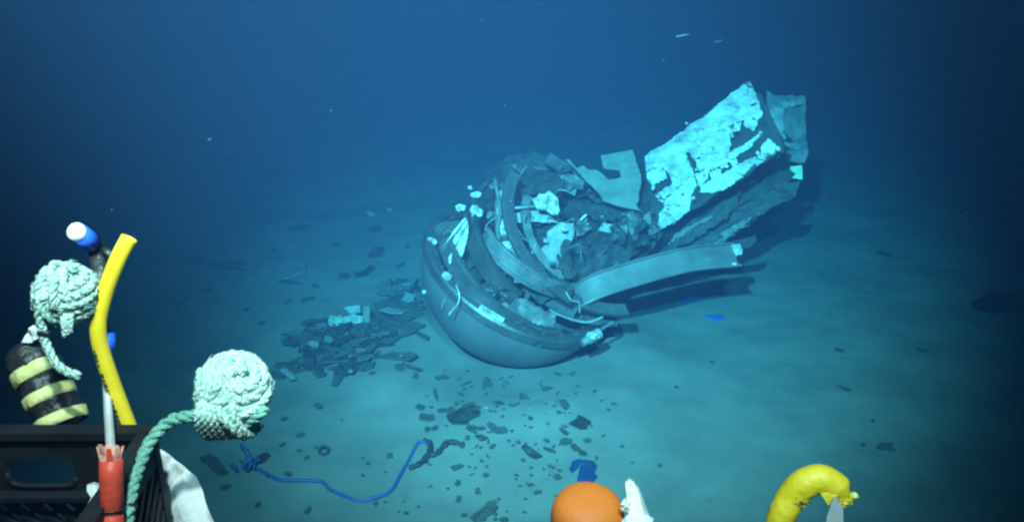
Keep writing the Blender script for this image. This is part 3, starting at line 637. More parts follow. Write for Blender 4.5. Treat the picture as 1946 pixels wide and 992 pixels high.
for x, y, a, b, m, lb, nm in BIG: frag(x, y, a, b, m, None, nm, lb, nm.split('_')[1], lift=.01, tilt=.1)
FAR = [(552, 538, 40, 7), (585, 569, 24, 7), (654, 525, 20, 10), (640, 467, 24, 9), (567, 434, 38, 8), (520, 476, 14, 8), (545, 576, 8, 12), (498, 616, 16, 5), (393, 552, 15, 9), (340, 578, 12, 7), (723, 547, 36, 4), (670, 590, 14, 6), (470, 590, 14, 5), (600, 545, 16, 4), (760, 505, 14, 8), (775, 470, 10, 6)]
for x, y, a, b in FAR: frag(x, y, a, b, 'dusty_carbon', None, label='small dark fragment on the far mud beyond the broken slabs', group='fragments on the far mud')
P_ = [ground(x, y) + V((0, 0, .02)) for x, y in ((675, 527), (690, 524), (703, 515), (709, 511))]
v_, f_ = sweep_geo(smooth_path(P_, 4), V((0, 1, .2)), [(-.03, 0), (-.03, .015), (.03, .015), (.03, 0)]); tag(build('curved_splinter', v_, f_, 'carbon'), 'dark curved splinter on far mud, shaped like a short arc', 'splinter')
for x, y, a, b, lb in [(705, 411, 14, 6, 'larger pale fleck on far mud above the dark rounded piece'), (741, 404, 9, 6, 'smaller pale fleck on far mud beside the larger one')]:
    frag(x, y, a, b, 'white_chip', None, 'pale_fleck', lb, 'fleck', lift=.04)
for x, y in [(924, 777), (936, 888), (612, 600)]: frag(x, y, 4, 3, 'white_chip', None, 'white_speck', 'tiny bright white speck on the open mud before the dome', 'speck', 'white specks on the mud')

# sheets lying flat under the heap
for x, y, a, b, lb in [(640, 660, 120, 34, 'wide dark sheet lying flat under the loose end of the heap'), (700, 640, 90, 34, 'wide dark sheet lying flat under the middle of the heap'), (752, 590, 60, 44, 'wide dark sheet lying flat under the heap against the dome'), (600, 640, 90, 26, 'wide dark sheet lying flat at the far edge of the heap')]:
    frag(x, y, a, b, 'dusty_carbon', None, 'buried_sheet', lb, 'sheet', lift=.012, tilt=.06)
for k in range(46):                                                      # thin splinters between the fragments
    x = rf.gauss(960, 110); y = rf.uniform(705, 960); a = rf.uniform(0, 6.28); L2 = rf.uniform(5, 14)
    if 780 < x < 1230: fstick(x, y, x + L2 * math.cos(a), y + L2 * .5 * math.sin(a), rf.uniform(.008, .02), 'dusty_carbon', label='hair-thin dark sliver on the mud among the scattered fragments', name='thin_sliver', cat='sliver', group='slivers among the fragments')
# heap of broken slabs beside the dome
rh = random.Random(21)
HP = [(535, 640), (600, 598), (690, 622), (760, 540), (798, 530), (796, 580), (780, 625), (745, 660), (705, 700), (650, 722), (600, 700), (560, 705), (545, 665)]
def inside(x, y, poly):
    c = False
    for i in range(len(poly)):
        (x1, y1), (x2, y2) = poly[i], poly[i - 1]
        if (y1 > y) != (y2 > y) and x < (x2 - x1) * (y - y1) / (y2 - y1) + x1: c = not c
    return c
n = 0
while n < 235:
    x = rh.uniform(520, 800); y = rh.uniform(528, 730)
    if not inside(x, y, HP) or rh.random() > .45 + .55 * inside(x + 22, y, HP) * inside(x - 22, y, HP) * inside(x, y + 14, HP): continue
    n += 1; p = ground(x, y); L_ = rh.uniform(.08, .36) * (1 if n < 80 else .42); wd_ = rh.uniform(.02, .12) * (1 if n < 80 else .55)
    m = 'dusty_carbon' if rh.random() < .55 else ('carbon_dull' if rh.random() < .82 else 'grey_sheet')
    o = bpy.data.objects.new('broken_slab', frag_mesh(rh.randrange(14), m)); COL.objects.link(o)
    core = 1 - min(1, math.hypot((x - 660) / 130, (y - 640) / 70))
    o.location = p + V((0, 0, .015 + rh.uniform(0, .07) * max(0, core))); o.scale = (L_, wd_, rh.uniform(.06, .16))
    o.rotation_euler = (rh.uniform(-.35, .35), rh.uniform(-.3, .3), R(rh.gauss(56, 34)))
    tone = {'dusty_carbon': 'black', 'carbon_dull': 'charcoal', 'grey_sheet': 'grey'}[m]; size = 'long' if L_ > .27 else 'short'
    spot_ = 'leaning against the dome' if x > 735 else ('below the pale white-green block' if x > 620 else 'at the loose end of the heap')
    tag(o, f'{size} {tone} broken slab {spot_}', 'slab', f'{size} {tone} slabs {spot_}')
HEAPBITS = [((760, 560, 30, 24), 'grey_sheet', 'grey square scrap on the heap against the dome'), ((782, 545, 16, 20), 'pale_sheet', 'pale square chip on the heap right against the dome'), ((778, 578, 20, 10), 'pale_sheet', 'low pale chip on the heap against the dome'),
            ((748, 602, 44, 9), 'pale_sheet', 'long pale splinter on the heap beside the white block'), ((732, 555, 24, 20), 'grey_sheet', 'faded grey plate at the far edge of the heap'), ((598, 667, 18, 7), 'pale_sheet', 'short pale splinter on the heap near its loose end'),
            ((626, 658, 14, 9), 'pale_sheet', 'small pale chip in the middle of the heap'), ((693, 693, 24, 10), 'grey_sheet', 'grey curled scrap at the foot of the heap'), ((668, 720, 12, 9), 'pale_sheet', 'pale bead of debris below the heap'), ((550, 724, 12, 18), 'pale_sheet', 'pale upright chip at the tip of the heap beside the rope ball'), ((764, 690, 9, 9), 'pale_sheet', 'little pale chip among the slabs under the dome')]
for (x, y, a, b), m, lb in HEAPBITS: frag(x, y, a, b, m, None, 'pale_scrap', lb, 'scrap', lift=.07, tilt=.3)
fstick(615, 690, 632, 668, .05, 'pale_sheet', label='pale diagonal splinter lying across the heap of slabs', name='pale_splinter', cat='splinter')
fstick(548, 712, 590, 700, .06, 'dusty_carbon', label='long black splinter reaching out of the heap to a black square', name='black_splinter', cat='splinter')
p = ground(589, 697); v_, f_ = box_geo(p + V((0, 0, .06)), V((.036, .008, 0)), V((-.01, .05, .0)), V((0, 0, .05))); tag(build('black_cube', v_, f_, 'carbon'), 'small black square block at the near end of the heap', 'block')
for x, y, a, b in [(rh.uniform(742, 800), rh.uniform(535, 625), rh.uniform(10, 30), rh.uniform(6, 18)) for _ in range(34)] + [(545, 700, 26, 24), (528, 716, 18, 16), (570, 650, 30, 12), (800, 640, 10, 26), (760, 680, 26, 30), (775, 700, 14, 18), (790, 705, 10, 14), (745, 650, 30, 14), (640, 728, 30, 8), (700, 700, 40, 20), (610, 715, 18, 12)]:
    frag(x, y, a, b, 'dusty_carbon', rf.uniform(30, 80), 'broken_slab', 'tilted dark slab on the heap, at its rim or where it meets the dome', 'slab', 'tilted slabs at the rim of the heap', lift=.03)
# white-green block on the heap
blk = empty('white_block', ground(665, 618)); tag(blk, 'pale white-green cracked block of foam on top of the heap', 'block')
hb = ground(665, 618).y + .05
for i, pts in enumerate([[(624, 606), (628, 598), (640, 602), (648, 598), (652, 616), (640, 622), (624, 618)], [(650, 604), (672, 596), (690, 600), (690, 612), (656, 618)], [(653, 584), (684, 580), (685, 594), (664, 596)], [(692, 582), (702, 581), (702, 612), (694, 614), (690, 598)]]):
    px_sheet('foam_piece', pts, at(665, 602, hb - .12 + .02 * (i % 2)), V((-.1, -.8, .6)), 'green_paint' if i == 3 else 'foam', .06, .01, 9, None, .06, .04, .006, 140 + i, blk)

# cables, torn dark cord, ring on the mud
def zx(x, y): return (440 + x / 2.56, 680 + y / 2.56)
P_ = [ground(*zx(x, y)) for x, y in ((50, 500), (90, 535), (130, 555), (230, 597), (330, 610), (440, 602), (490, 640), (560, 685), (620, 697), (700, 685), (770, 650), (820, 590), (860, 500), (890, 430), (930, 408), (965, 430), (968, 462))]
P_ = [p + V((0, 0, .03)) for p in P_]
cb = empty('blue_cable', P_[8]); tag(cb, 'bright blue cable snaking across the mud from a frayed bundle', 'cable')
v_, f_ = tube_geo(smooth_path([p + V((rf.uniform(-.012, .012), rf.uniform(-.015, .015), rf.uniform(-.028, -.012))) for p in P_], 7), .0115, 8); build('cable_jacket', v_, f_, 'blue_cable', cb, True)
for k in range(9):
    q = P_[1] + V((rf.uniform(-.06, .06), rf.uniform(-.08, .08), 0)); e = q + V((rf.uniform(-.09, .06), rf.uniform(-.05, .10), rf.uniform(0, .06)))
    v_, f_ = tube_geo(smooth_path([q, q.lerp(e, .5) + V((0, 0, .02)), e], 3), .012, 6); build('frayed_end', v_, f_, 'blue_plastic' if k % 2 else 'blue_cable', cb, True)
for x, y in ((480, 880), (495, 874), (503, 868), (510, 905)): frag(x, y, 14, 12, 'carbon', 40, 'dark_scrap', 'dark scrap tangled in the frayed end of the blue cable', 'scrap', 'scraps tangled in the blue cable')
for pts, lb in (([(778, 892), (795, 886), (811, 871), (819, 848), (806, 840)], 'dark torn cord looping up to the end of the blue cable'), ([(806, 872), (818, 868), (832, 864), (842, 852), (858, 843), (880, 848)], 'dark torn cord trailing from the loop towards the scattered fragments')):
    vs_, fs_ = tube_geo(smooth_path([ground(*p) + V((0, 0, .015)) for p in pts], 4), lambda t: .014 + .010 * math.sin(t * 17) ** 2, 7); tag(build('dark_torn_line', vs_, fs_, 'carbon', None, True), lb, 'cord')
frag(808, 878, 16, 12, 'carbon', 20, 'cord_knot', 'dark knot of debris where two torn cords meet', 'knot')
p = ground(616, 862); v_, f_ = lathe_geo(p + V((0, 0, .03)), V((.1, -.45, 1)), [(.030 + .010 * math.cos(t), .010 * math.sin(t)) for t in [k * math.pi / 4 for k in range(8)]], 20, closed_prof=True); tag(build('rubber_ring', v_, f_, 'carbon', None, True), 'small dark rubber ring lying on open mud', 'ring')

# drifting flecks in the water
for (x, y, Y, ln, th), lb in [((1297, 68, 7.0, .052, .008), 'pale drifting fleck in open water above the wreck'), ((398, 265, 6.0, .014, .010), 'tiny pale fleck drifting in dark water'), ((1366, 79, 9.0, .045, .010), 'dim drifting fleck beyond the pale one')]:
    c = at(x, y, Y); d = V((1, .1, .16)).normalized()
    v_, f_ = tube_geo([c - d * ln, c - d * ln * .5, c + d * ln * .6, c + d * ln], lambda t: th * (.5 + math.sin(math.pi * min(1, t + .1)) * .5), 6); tag(build('drifting_fleck', v_, f_, 'pale_sheet', None, True), lb, 'fleck')
vs_, fs_ = [], []
for i in range(90):
    d_ = rf.uniform(1.6, 9); c = CAM + ray(rf.uniform(0, 1946), rf.uniform(0, 992)) * d_
    if c.z < .1: continue
    s = rf.uniform(.0004, .0010) * (1 + d_ * .15); b = len(vs_)
    for v in ((1, 0, 0), (-1, 0, 0), (0, 1, 0), (0, -1, 0), (0, 0, 1), (0, 0, -1)): vs_.append(c + V(v) * s)
    for f in ((0, 2, 4), (2, 1, 4), (1, 3, 4), (3, 0, 4), (2, 0, 5), (1, 2, 5), (3, 1, 5), (0, 3, 5)): fs_.append(tuple(b + k for k in f))
kind(tag(build('marine_snow', vs_, fs_, 'snow'), 'fine pale particles drifting through the water', 'particles'), 'stuff')

# ------------------------------------------------------------------ vehicle's work tray with crate, ropes and tools
CY = 1.10
cr = at(282, 815, CY); X1 = cr.x; ZT = cr.z; X0 = X1 - .36; Y0 = CY - .30; ZB = ZT - .27
crate = empty('plastic_crate', ((X0 + X1) / 2, (Y0 + CY) / 2, ZB)); tag(crate, 'black plastic lattice crate with a rounded hand hole, holding the tools', 'crate')
def bar(a, b, wdir, w2, t2, vs=None, fs=None):
    a = V(a); b = V(b); d = (b - a); W_ = (wdir - d.normalized() * wdir.dot(d.normalized())).normalized(); O = d.normalized().cross(W_)
    return box_geo((a + b) / 2, d / 2, W_ * w2, O * t2, vs, fs)
ex, ey, ez = V((1, 0, 0)), V((0, 1, 0)), V((0, 0, 1))
# rims
for nm, a, b, wdr in (('far_rim', (X0, CY, ZT - .006), (X1 + .012, CY, ZT - .006), ey), ('side_rim', (X1, Y0, ZT - .0065), (X1, CY - .0125, ZT - .0065), ex), ('side_rim', (X0, Y0, ZT - .0065), (X0, CY - .0125, ZT - .0065), ex), ('near_rim', (X0, Y0 - .0125, ZT - .006), (X1, Y0 - .0125, ZT - .006), ey)):
    v_, f_ = bar(a, b, wdr, .012, .006); build(nm, v_, f_, 'crate_black', crate)
# far wall with hand hole (a ring of quads round a rounded opening)
HX0, HX1, HZ0, HZ1 = at(22, 918, CY).x, at(150, 918, CY).x, at(80, 920, CY).z, at(80, 868, CY).z
hole = []
for k in range(48):
    a = 2 * math.pi * k / 48; c_, s_ = math.cos(a), math.sin(a); e = .45
    hole.append(((HX0 + HX1) / 2 + (HX1 - HX0) / 2 * math.copysign(abs(c_) ** e, c_), (HZ0 + HZ1) / 2 + (HZ1 - HZ0) / 2 * math.copysign(abs(s_) ** e, s_)))
ZL = HZ0 - .008
outer = []
for k in range(48):
    a = 2 * math.pi * k / 48; c_, s_ = math.cos(a), math.sin(a); mx = max(abs(c_), abs(s_))
    qx = (HX0 + HX1) / 2 + (X1 - (HX0 + HX1) / 2) * c_ / mx if c_ > 0 else (HX0 + HX1) / 2 + ((HX0 + HX1) / 2 - X0) * c_ / mx
    qz = (HZ0 + HZ1) / 2 + ((ZT - .0125) - (HZ0 + HZ1) / 2) * s_ / mx if s_ > 0 else (HZ0 + HZ1) / 2 + ((HZ0 + HZ1) / 2 - ZL) * s_ / mx
    outer.append((qx, qz))
vs_ = []; fs_ = []
for yy in (CY - .004, CY + .004):
    for q in hole: vs_.append((q[0], yy, q[1]))
    for q in outer: vs_.append((q[0], yy, q[1]))
for k in range(48):
    j = (k + 1) % 48
    fs_ += [(k, j, 48 + j, 48 + k), (96 + j, 96 + k, 144 + k, 144 + j), (k, 96 + k, 96 + j, j), (48 + j, 144 + j, 144 + k, 48 + k)]
build('far_wall', vs_, fs_, 'crate_black', crate)
v_, f_ = tube_geo([V((x, CY - .004, z)) for x, z in hole[24:]] , .004, 6); build('hand_hole_lip', v_, f_, 'crate_black', crate, True)
def lattice(O, U_, W_, lu, lw, nrm, step, name):
    # crossing diagonal ribs clipped to the wall
    import itertools
    for sgn in (1, -1):
        c = -lw if sgn > 0 else 0; end = lu if sgn > 0 else lu + lw
        while c <= end:
            pts = []
            for t in (0, lw):
                u = c + t if sgn > 0 else c - t
                pts.append((u, t))
            (u0, t0), (u1, t1) = pts
            def cl(u0, t0, u1, t1, lim):
                if u0 == u1: return None
                t = t0 + (t1 - t0) * (lim - u0) / (u1 - u0); return (lim, t)
            a, b = (u0, t0), (u1, t1)
            if a[0] < 0: a = cl(u0, t0, u1, t1, 0)
            if a[0] > lu: a = cl(u0, t0, u1, t1, lu)
            if b[0] < 0: b = cl(u0, t0, u1, t1, 0)
            if b[0] > lu: b = cl(u0, t0, u1, t1, lu)
            if (V(a) - V(b)).length > .01:
                pa = O + U_ * a[0] + W_ * a[1] + nrm * (.0015 if sgn > 0 else -.0015); pb = O + U_ * b[0] + W_ * b[1] + nrm * (.0015 if sgn > 0 else -.0015)
                v_, f_ = bar(pa, pb, nrm, .005, .0042); build(name, v_, f_, 'crate_black', crate)
            c += step
lattice(V((X0, CY, ZB)), ex, ez, X1 - X0, ZL - ZB, ey, .034, 'lattice_rib')
lattice(V((X1, Y0, ZB)), ey, ez, CY - Y0, ZT - .02 - ZB, ex, .032, 'lattice_rib')
lattice(V((X0, Y0, ZB)), ex, ey, X1 - X0, CY - Y0, ez, .045, 'floor_rib')
for x, y in ((X1, CY), (X0, CY), (X1, Y0), (X0, Y0)):
    v_, f_ = box_geo((x, y, (ZT - .0135 + ZB) / 2), ex * .008, ey * .008, ez * (ZT - .0135 - ZB) / 2); build('corner_post', v_, f_, 'crate_black', crate)
v_, f_ = box_geo((X1 + .004, (Y0 + CY) / 2, ZT - .04), ex * .003, ey * .14, ez * .02); build('side_panel', v_, f_, 'crate_black', crate)
# lower inner lip of the hand hole
v_, f_ = bar((X0, CY - .012, ZL - .004), (X1 - .07, CY - .012, ZL - .004), ey, .010, .004); build('inner_shelf', v_, f_, 'crate_black', crate)

# tray below
v_, f_ = box_geo((-.05, .92, ZB - .02), ex * .95, ey * .21, ez * .012)
tag(build('work_tray', v_, f_, 'crate_black'), 'flat black tray of the diving vehicle under the crate', 'tray')

# yellow hose
HP_ = smooth_path([at(246, 452, 1.20), at(224, 494, 1.19), at(200, 556, 1.18), at(187, 612, 1.17), at(192, 662, 1.165), at(216, 735, 1.16), at(243, 806, 1.15), at(247, 818, 1.145)], 8)
hose = empty('yellow_hose', HP_[-1]); tag(hose, 'bent bright yellow hose standing up behind the crate rim', 'hose')
HR = .0118
v_, f_ = tube_geo(HP_, HR, 20, False)
vi, fi = tube_geo(HP_, HR * .72, 20, False)
nb = len(v_); f_ = f_ + [tuple(nb + i for i in f[::-1]) for f in fi]; v_ = v_ + vi
for j in range(20): f_.append((j, nb + j, nb + (j + 1) % 20, (j + 1) % 20)); q = nb - 20; f_.append((q + j, q + (j + 1) % 20, nb + q + (j + 1) % 20, nb + q + j))
build('hose_wall', v_, f_, 'hose_yellow', hose, True)
v_, f_ = tube_geo([HP_[0] + (HP_[1] - HP_[0]).normalized() * .004, HP_[2]], HR * .70, 16); build('hose_core', v_, f_, 'cream', hose, True)
fr = frames(HP_); rp = random.Random(4)
for i in range(30, 53):
    if rp.random() < .25: continue
    p = HP_[i]; T, A_, B_ = fr[i]; v2 = (CAM - p).normalized(); O = (v2 - T * v2.dot(T)).normalized(); S = T.cross(O)
    if S.x > 0: S = -S
    O2 = (O * .62 + S * .78).normalized(); S2 = T.cross(O2)
    v_, f_ = box_geo(p + O2 * HR * 1.0, T * rp.uniform(.0018, .0035), S2 * rp.uniform(.0012, .0026), O2 * .0006); build('printed_mark', v_, f_, 'ink', hose)

# pole tool with red grip
pt = [at(186, 478, 1.24), at(192, 560, 1.215), at(200, 660, 1.18), at(203, 745, 1.17), at(210, 845, 1.0)]
tool = empty('pole_tool', at(212, 1010, .92)); tag(tool, 'pole tool with torn red rubber grip, silver rod and blue taped collar', 'tool')
v_, f_ = tube_geo([pt[3] + (pt[2] - pt[3]) * .6, pt[3], pt[4], pt[4] + (pt[4] - pt[3]) * .25], .0062, 12); build('silver_rod', v_, f_, 'rod', tool, True)
v_, f_ = tube_geo([pt[0], pt[1], pt[2], pt[3] + (pt[2] - pt[3]) * .61], lambda t: .0125 if t < .3 else .0085, 14); build('black_shaft', v_, f_, 'tape_black', tool, True)
v_, f_ = tube_geo([at(203, 634, 1.185), at(206, 664, 1.175)], .0112, 14); build('blue_collar', v_, f_, 'bright_blue', tool, True)
v_, f_ = tube_geo(smooth_path([at(186, 484, 1.24), at(184, 468, 1.24), at(174, 456, 1.235), at(160, 448, 1.225)], 4), .0125, 12); build('elbow', v_, f_, 'tape_black', tool, True)
v_, f_ = tube_geo([at(176, 462, 1.23), at(150, 443, 1.21)], .0142, 18); build('blue_cap', v_, f_, 'bright_blue', tool, True)
v_, f_ = tube_geo([at(150, 443, 1.211), at(144, 440, 1.203), at(140, 438, 1.199)], lambda t: .0136 if t < .9 else .010, 18); build('white_end', v_, f_, 'cloth_white', tool, True)
v_, f_ = tube_geo([at(196, 474, 1.235), at(204, 478, 1.23), at(214, 488, 1.225)], .006, 8); build('side_spur', v_, f_, 'tape_black', tool, True)
ga = at(211, 872, .955); gb = at(213, 1020, .92)
v_, f_ = lathe_geo(gb, (ga - gb), [(.0001, 0), (.0135, 0), (.0142, .004), (.0142, (ga - gb).length * .28), (.0132, (ga - gb).length * .29), (.0132, (ga - gb).length * .31), (.0142, (ga - gb).length * .32), (.0146, (ga - gb).length * .8), (.0140, (ga - gb).length), (.0001, (ga - gb).length)], 24, jitter=.02); build('red_grip', v_, f_, 'grip_red', tool, True)
gt = at(210, 842, .965); ax_ = (gt - ga).normalized(); GL = (gt - ga).length
for k in range(9):
    a = 2 * math.pi * k / 9; B1 = ax_.orthogonal().normalized(); C1 = ax_.cross(B1); d = B1 * math.cos(a) + C1 * math.sin(a); tdir = ax_.cross(d)
    base = ga - ax_ * .002 + d * .0128; hgt = GL * rp.uniform(.75, 1.15)
    vs_ = [base - tdir * .0045, base + tdir * .0045, base + ax_ * hgt + tdir * .002 + d * .004, base + ax_ * hgt - tdir * .003 + d * .004]
    vs_ += [v - d * .002 for v in vs_]; build('torn_strip', vs_, [(0, 1, 2, 3), (7, 6, 5, 4), (0, 4, 5, 1), (1, 5, 6, 2), (2, 6, 7, 3), (3, 7, 4, 0)], 'grip_torn' if k % 3 else 'grip_red', tool)
v_, f_ = tube_geo([ga - ax_ * .004, ga.lerp(gt, .85)], lambda t: .0115 - .003 * t, 14); build('grip_core', v_, f_, 'grip_torn', tool, True)
v_, f_ = lathe_geo(ga.lerp(gb, .64), (ga - gb), [(.0146, -.0012), (.0162, -.0012), (.0162, .0012), (.0146, .0012)], 24, closed_prof=True); build('black_tie', v_, f_, 'tape_black', tool, True)

# black and yellow taped roll
ra = at(122, 806, 1.17); rb = at(52, 668, 1.22); rax = (rb - ra).normalized(); RL = (rb - ra).length
roll = empty('taped_roll', ra); tag(roll, 'fat black roll with slanting yellow tape bands behind the crate', 'roll')
prof = [(.0005, -.004), (.026, -.002), (.0345, .008)] + [(.0355 + .0015 * math.sin(k * 2.1), .01 + (RL - .02) * k / 14) for k in range(15)] + [(.033, RL), (.022, RL + .012), (.0005, RL + .016)]
v_, f_ = lathe_geo(ra, rax, prof, 36, jitter=.06); build('roll_body', v_, f_, 'tape_black', roll, True)
rv = (CAM - ra).normalized()
tilt_ax = (rax + RT * .22 + rv * .10).normalized()
for k, (t, hw) in enumerate(((.06, .009), (.375, .0095), (.70, .011))):
    c = ra + rax * (RL * t)
    tx = (rax + RT * (.10 - .06 * k) + rv * -.08).normalized()
    v_, f_ = lathe_geo(c, tx, [(.0352, -hw), (.0382, -hw * .96), (.0386, 0), (.0382, hw * .96), (.0352, hw)], 40, jitter=.06, closed_prof=True); build('yellow_band', v_, f_, 'tape_yellow', roll, True)
o = px_sheet('white_tag', [(40, 650), (52, 632), (66, 618), (76, 626), (72, 642), (58, 650)], at(58, 636, 1.20), V((-.1, -.8, .6)), 'cloth_white', .003, .012, 60, None, .01, .006, .001, 160, roll)

# rope ball, wound
def wind(c, axis, r, rope_r, z0, z1, turns, squash=1.0, ph=0):
    axis = axis.normalized(); A_ = axis.orthogonal().normalized(); B_ = axis.cross(A_); P = []; n_ = int(turns * 28)
    for i in range(n_ + 1):
        t = i / n_; th = z0 + (z1 - z0) * t; a = 2 * math.pi * turns * t + ph
        rr = r * (1 + .13 * N(t * turns * 1.7, ph, 2))
        P.append(c + axis * math.cos(th) * rr * squash + (A_ * math.cos(a) + B_ * math.sin(a)) * math.sin(th) * rr)
    return P
c1 = at(125, 557, 1.16)
rk = empty('rope_coil', c1 - V((0, 0, .05))); tag(rk, 'pale green rope coiled into a fat bundle above the taped roll, with a hanging tail', 'rope')
v_, f_ = lump_geo(c1, .034, .034, .030, .1, 4, 2, 3); build('rope_core', v_, f_, 'rope', rk, True)
v_, f_ = rope_geo(wind(c1, V((.10, -.25, 1)), .0385, .0068, R(32), R(148), 6.2, 1.02), .0072); build('rope_winding', v_, f_, 'rope', rk, True)
v_, f_ = rope_geo(wind(c1 + V((-.004, -.004, .006)), V((1, .3, .2)), .037, .0065, R(60), R(128), 2.7, .9, 1.0), .0065); build('rope_winding', v_, f_, 'rope', rk, True)
v_, f_ = rope_geo(smooth_path([at(86, 560, 1.12), at(74, 590, 1.12), at(80, 625, 1.12), at(88, 655, 1.115), at(104, 688, 1.11), at(126, 706, 1.11), at(152, 714, 1.115)], 6), .0066); build('rope_tail', v_, f_, 'rope', rk, True)
for k in range(4):
    v_, f_ = rope_geo(smooth_path([at(118 + k * 6, 596, 1.125), at(120 + k * 5, 618, 1.12), at(122 + k * 4, 640 - k * 3, 1.12)], 4), .0032); build('loose_strand', v_, f_, 'rope', rk, True)
v_, f_ = tube_geo([at(72, 634, 1.113), at(94, 632, 1.113)], .0035, 8); build('black_lashing', v_, f_, 'tape_black', rk, True)

# monkey's fist
c2 = at(446, 738, 1.12)
mk = empty('rope_ball', at(240, 1000, 1.0)); tag(mk, 'large pale rope knot ball on a green rope rising out of the crate', 'rope')
v_, f_ = lump_geo(c2, .039, .039, .039, .08, 4, 6, 3); build('knot_core', v_, f_, 'rope', mk, True)
ax1 = (CAM - c2).normalized() * .75 + V((.25, 0, .55))
v_, f_ = rope_geo(wind(c2, ax1, .046, .007, R(12), R(84), 3.9), .0088, .05); build('spiral_winding', v_, f_, 'rope', mk, True)
v_, f_ = rope_geo(wind(c2 + V((-.012, 0, .0)), V((-1, -.35, .3)), .043, .006, R(22), R(84), 4.2), .0068); build('side_winding', v_, f_, 'rope', mk, True)
for k in range(7):
    x0 = 378 + k * 9
    v_, f_ = rope_geo(smooth_path([at(x0 + 8, 762, 1.078), at(x0 - 2 + k * 2, 790, 1.062), at(x0 + 2 + k * 4.5, 816, 1.072), at(x0 + 18 + k * 4.5, 830 - k * .8, 1.09), at(x0 + 26 + k * 6, 826 - k * 3, 1.12)], 5), .0062); build('under_loop', v_, f_, 'rope', mk, True)
v_, f_ = rope_geo(smooth_path([at(412, 772, 1.068), at(428, 796, 1.06), at(452, 820, 1.07), at(466, 826, 1.09)], 5), .0085); build('crossing_loop', v_, f_, 'rope', mk, True)
v_, f_ = rope_geo(smooth_path([at(470, 806, 1.08), at(490, 790, 1.075), at(508, 776, 1.085)], 5), .007); build('under_loop', v_, f_, 'rope_green', mk, True)
v_, f_ = rope_geo(smooth_path([at(384, 786, 1.085), at(362, 790, 1.08), at(330, 797, 1.075), at(302, 818, 1.065), at(282, 845, 1.05), at(264, 888, 1.02), at(250, 935, .98), at(243, 975, .955), at(240, 1012, .935)], 7), .0088, .046); build('rope_tail', v_, f_, 'rope_green', mk, True)
v_, f_ = lathe_geo(at(245, 962, .962), at(243, 975, .955) - at(250, 935, .98), [(.0085, -.0012), (.0105, -.0012), (.0105, .0012), (.0085, .0012)], 16, closed_prof=True); build('black_tie', v_, f_, 'tape_black', mk)

def fuzz(c, r, n_, parent, seed):
    rz = random.Random(seed); vs_ = []; fs_ = []
    for k in range(n_):
        d = V((rz.gauss(0, 1), rz.gauss(0, 1), rz.gauss(0, 1))).normalized(); t = d.orthogonal().normalized(); t = (t * math.cos(k) + d.cross(t) * math.sin(k)); L_ = rz.uniform(.006, .016)
        p = c + d * r * rz.uniform(.92, 1.05); tube_geo([p, p + t * L_ * .5 + d * L_ * .35, p + t * L_ + d * L_ * rz.uniform(-.1, .4)], lambda q: .0007 * (1 - q * .6), 4, True, vs_, fs_)
    kind(build('rope_fuzz', vs_, fs_, 'rope', parent), 'stuff')
fuzz(c2, .050, 260, mk, 1); fuzz(c1, .042, 220, rk, 2)
rq = random.Random(31)
for k in range(5):                                                       # strands crossing the neat turns
    v1 = V((rq.uniform(-1, 1), -1.2, rq.uniform(-.6, 1))).normalized(); v2 = V((rq.uniform(-1, 1), rq.uniform(-1, 0), rq.uniform(-1, 1))); v2 = (v2 - v1 * v2.dot(v1)).normalized()
    v_, f_ = rope_geo([c2 + (v1 * math.cos(a) + v2 * math.sin(a)) * (.0515 + .003 * math.sin(a * 3 + k)) for a in [-.75 + i * .1 for i in range(16)]], .0062); build('crossing_strand', v_, f_, 'rope', mk, True)
for k in range(3):
    v1 = V((rq.uniform(-1, .6), -1.2, rq.uniform(-.3, 1))).normalized(); v2 = V((rq.uniform(-.4, .4), rq.uniform(-1, 0), rq.uniform(-1, 1))); v2 = (v2 - v1 * v2.dot(v1)).normalized()
    v_, f_ = rope_geo([c1 + (v1 * math.cos(a) + v2 * math.sin(a)) * (.0435 + .003 * math.sin(a * 3 + k)) for a in [-.7 + i * .1 for i in range(15)]], .0055); build('crossing_strand', v_, f_, 'rope', rk, True)
# cloth beside the crate
def cbend(u, v): return .03 * math.sin(u * 32) * .35 - 2.2 * (u - .01) ** 2
o = px_sheet('grey_cloth', [(290, 846), (304, 852), (330, 872), (372, 905), (384, 930), (392, 955), (412, 1000), (420, 1040), (330, 1040), (326, 985), (318, 925), (300, 872)], at(345, 930, 1.14), V((.15, -.75, .65)), 'cloth', .003, .028, 22, cbend, .012, .012, .0015, 170)
for p_ in o.data.polygons: p_.use_smooth = True
tag(o, 'creased grey-white cloth bag draped beside the black crate', 'cloth bag')
o = px_sheet('white_scrap', [(160, 924), (174, 918), (190, 920), (190, 944), (178, 962), (166, 974), (164, 960), (174, 944), (162, 934)], at(176, 940, 1.06), V((.1, -.9, .4)), 'cloth_white', .003, .012, 40, None, .012, .01, .001, 171)
tag(o, 'small torn white scrap beside the red grip in the crate', 'scrap')

# orange float
fc = at(1116, 985, 1.12)
fl_ = empty('orange_float', V((fc.x, fc.y, ZB))); tag(fl_, 'bright orange foam float at the edge of the vehicle tray', 'float')
prof = []
for k in range(25):
    a = R(-90 + 7.5 * k); ce, se = math.cos(a), math.sin(a)
    prof.append((max(.0002, .0565 * abs(ce) ** .82), .047 * math.copysign(abs(se) ** .72, se)))
v_, f_ = lathe_geo(fc, V((.04, -.1, 1)), prof, 48, jitter=.012); build('float_body', v_, f_, 'orange_foam', fl_, True)
v_, f_ = tube_geo([V((fc.x, fc.y, ZB - .006)), fc - V((0, 0, .04))], .012, 12); build('stem', v_, f_, 'rod', fl_, True)
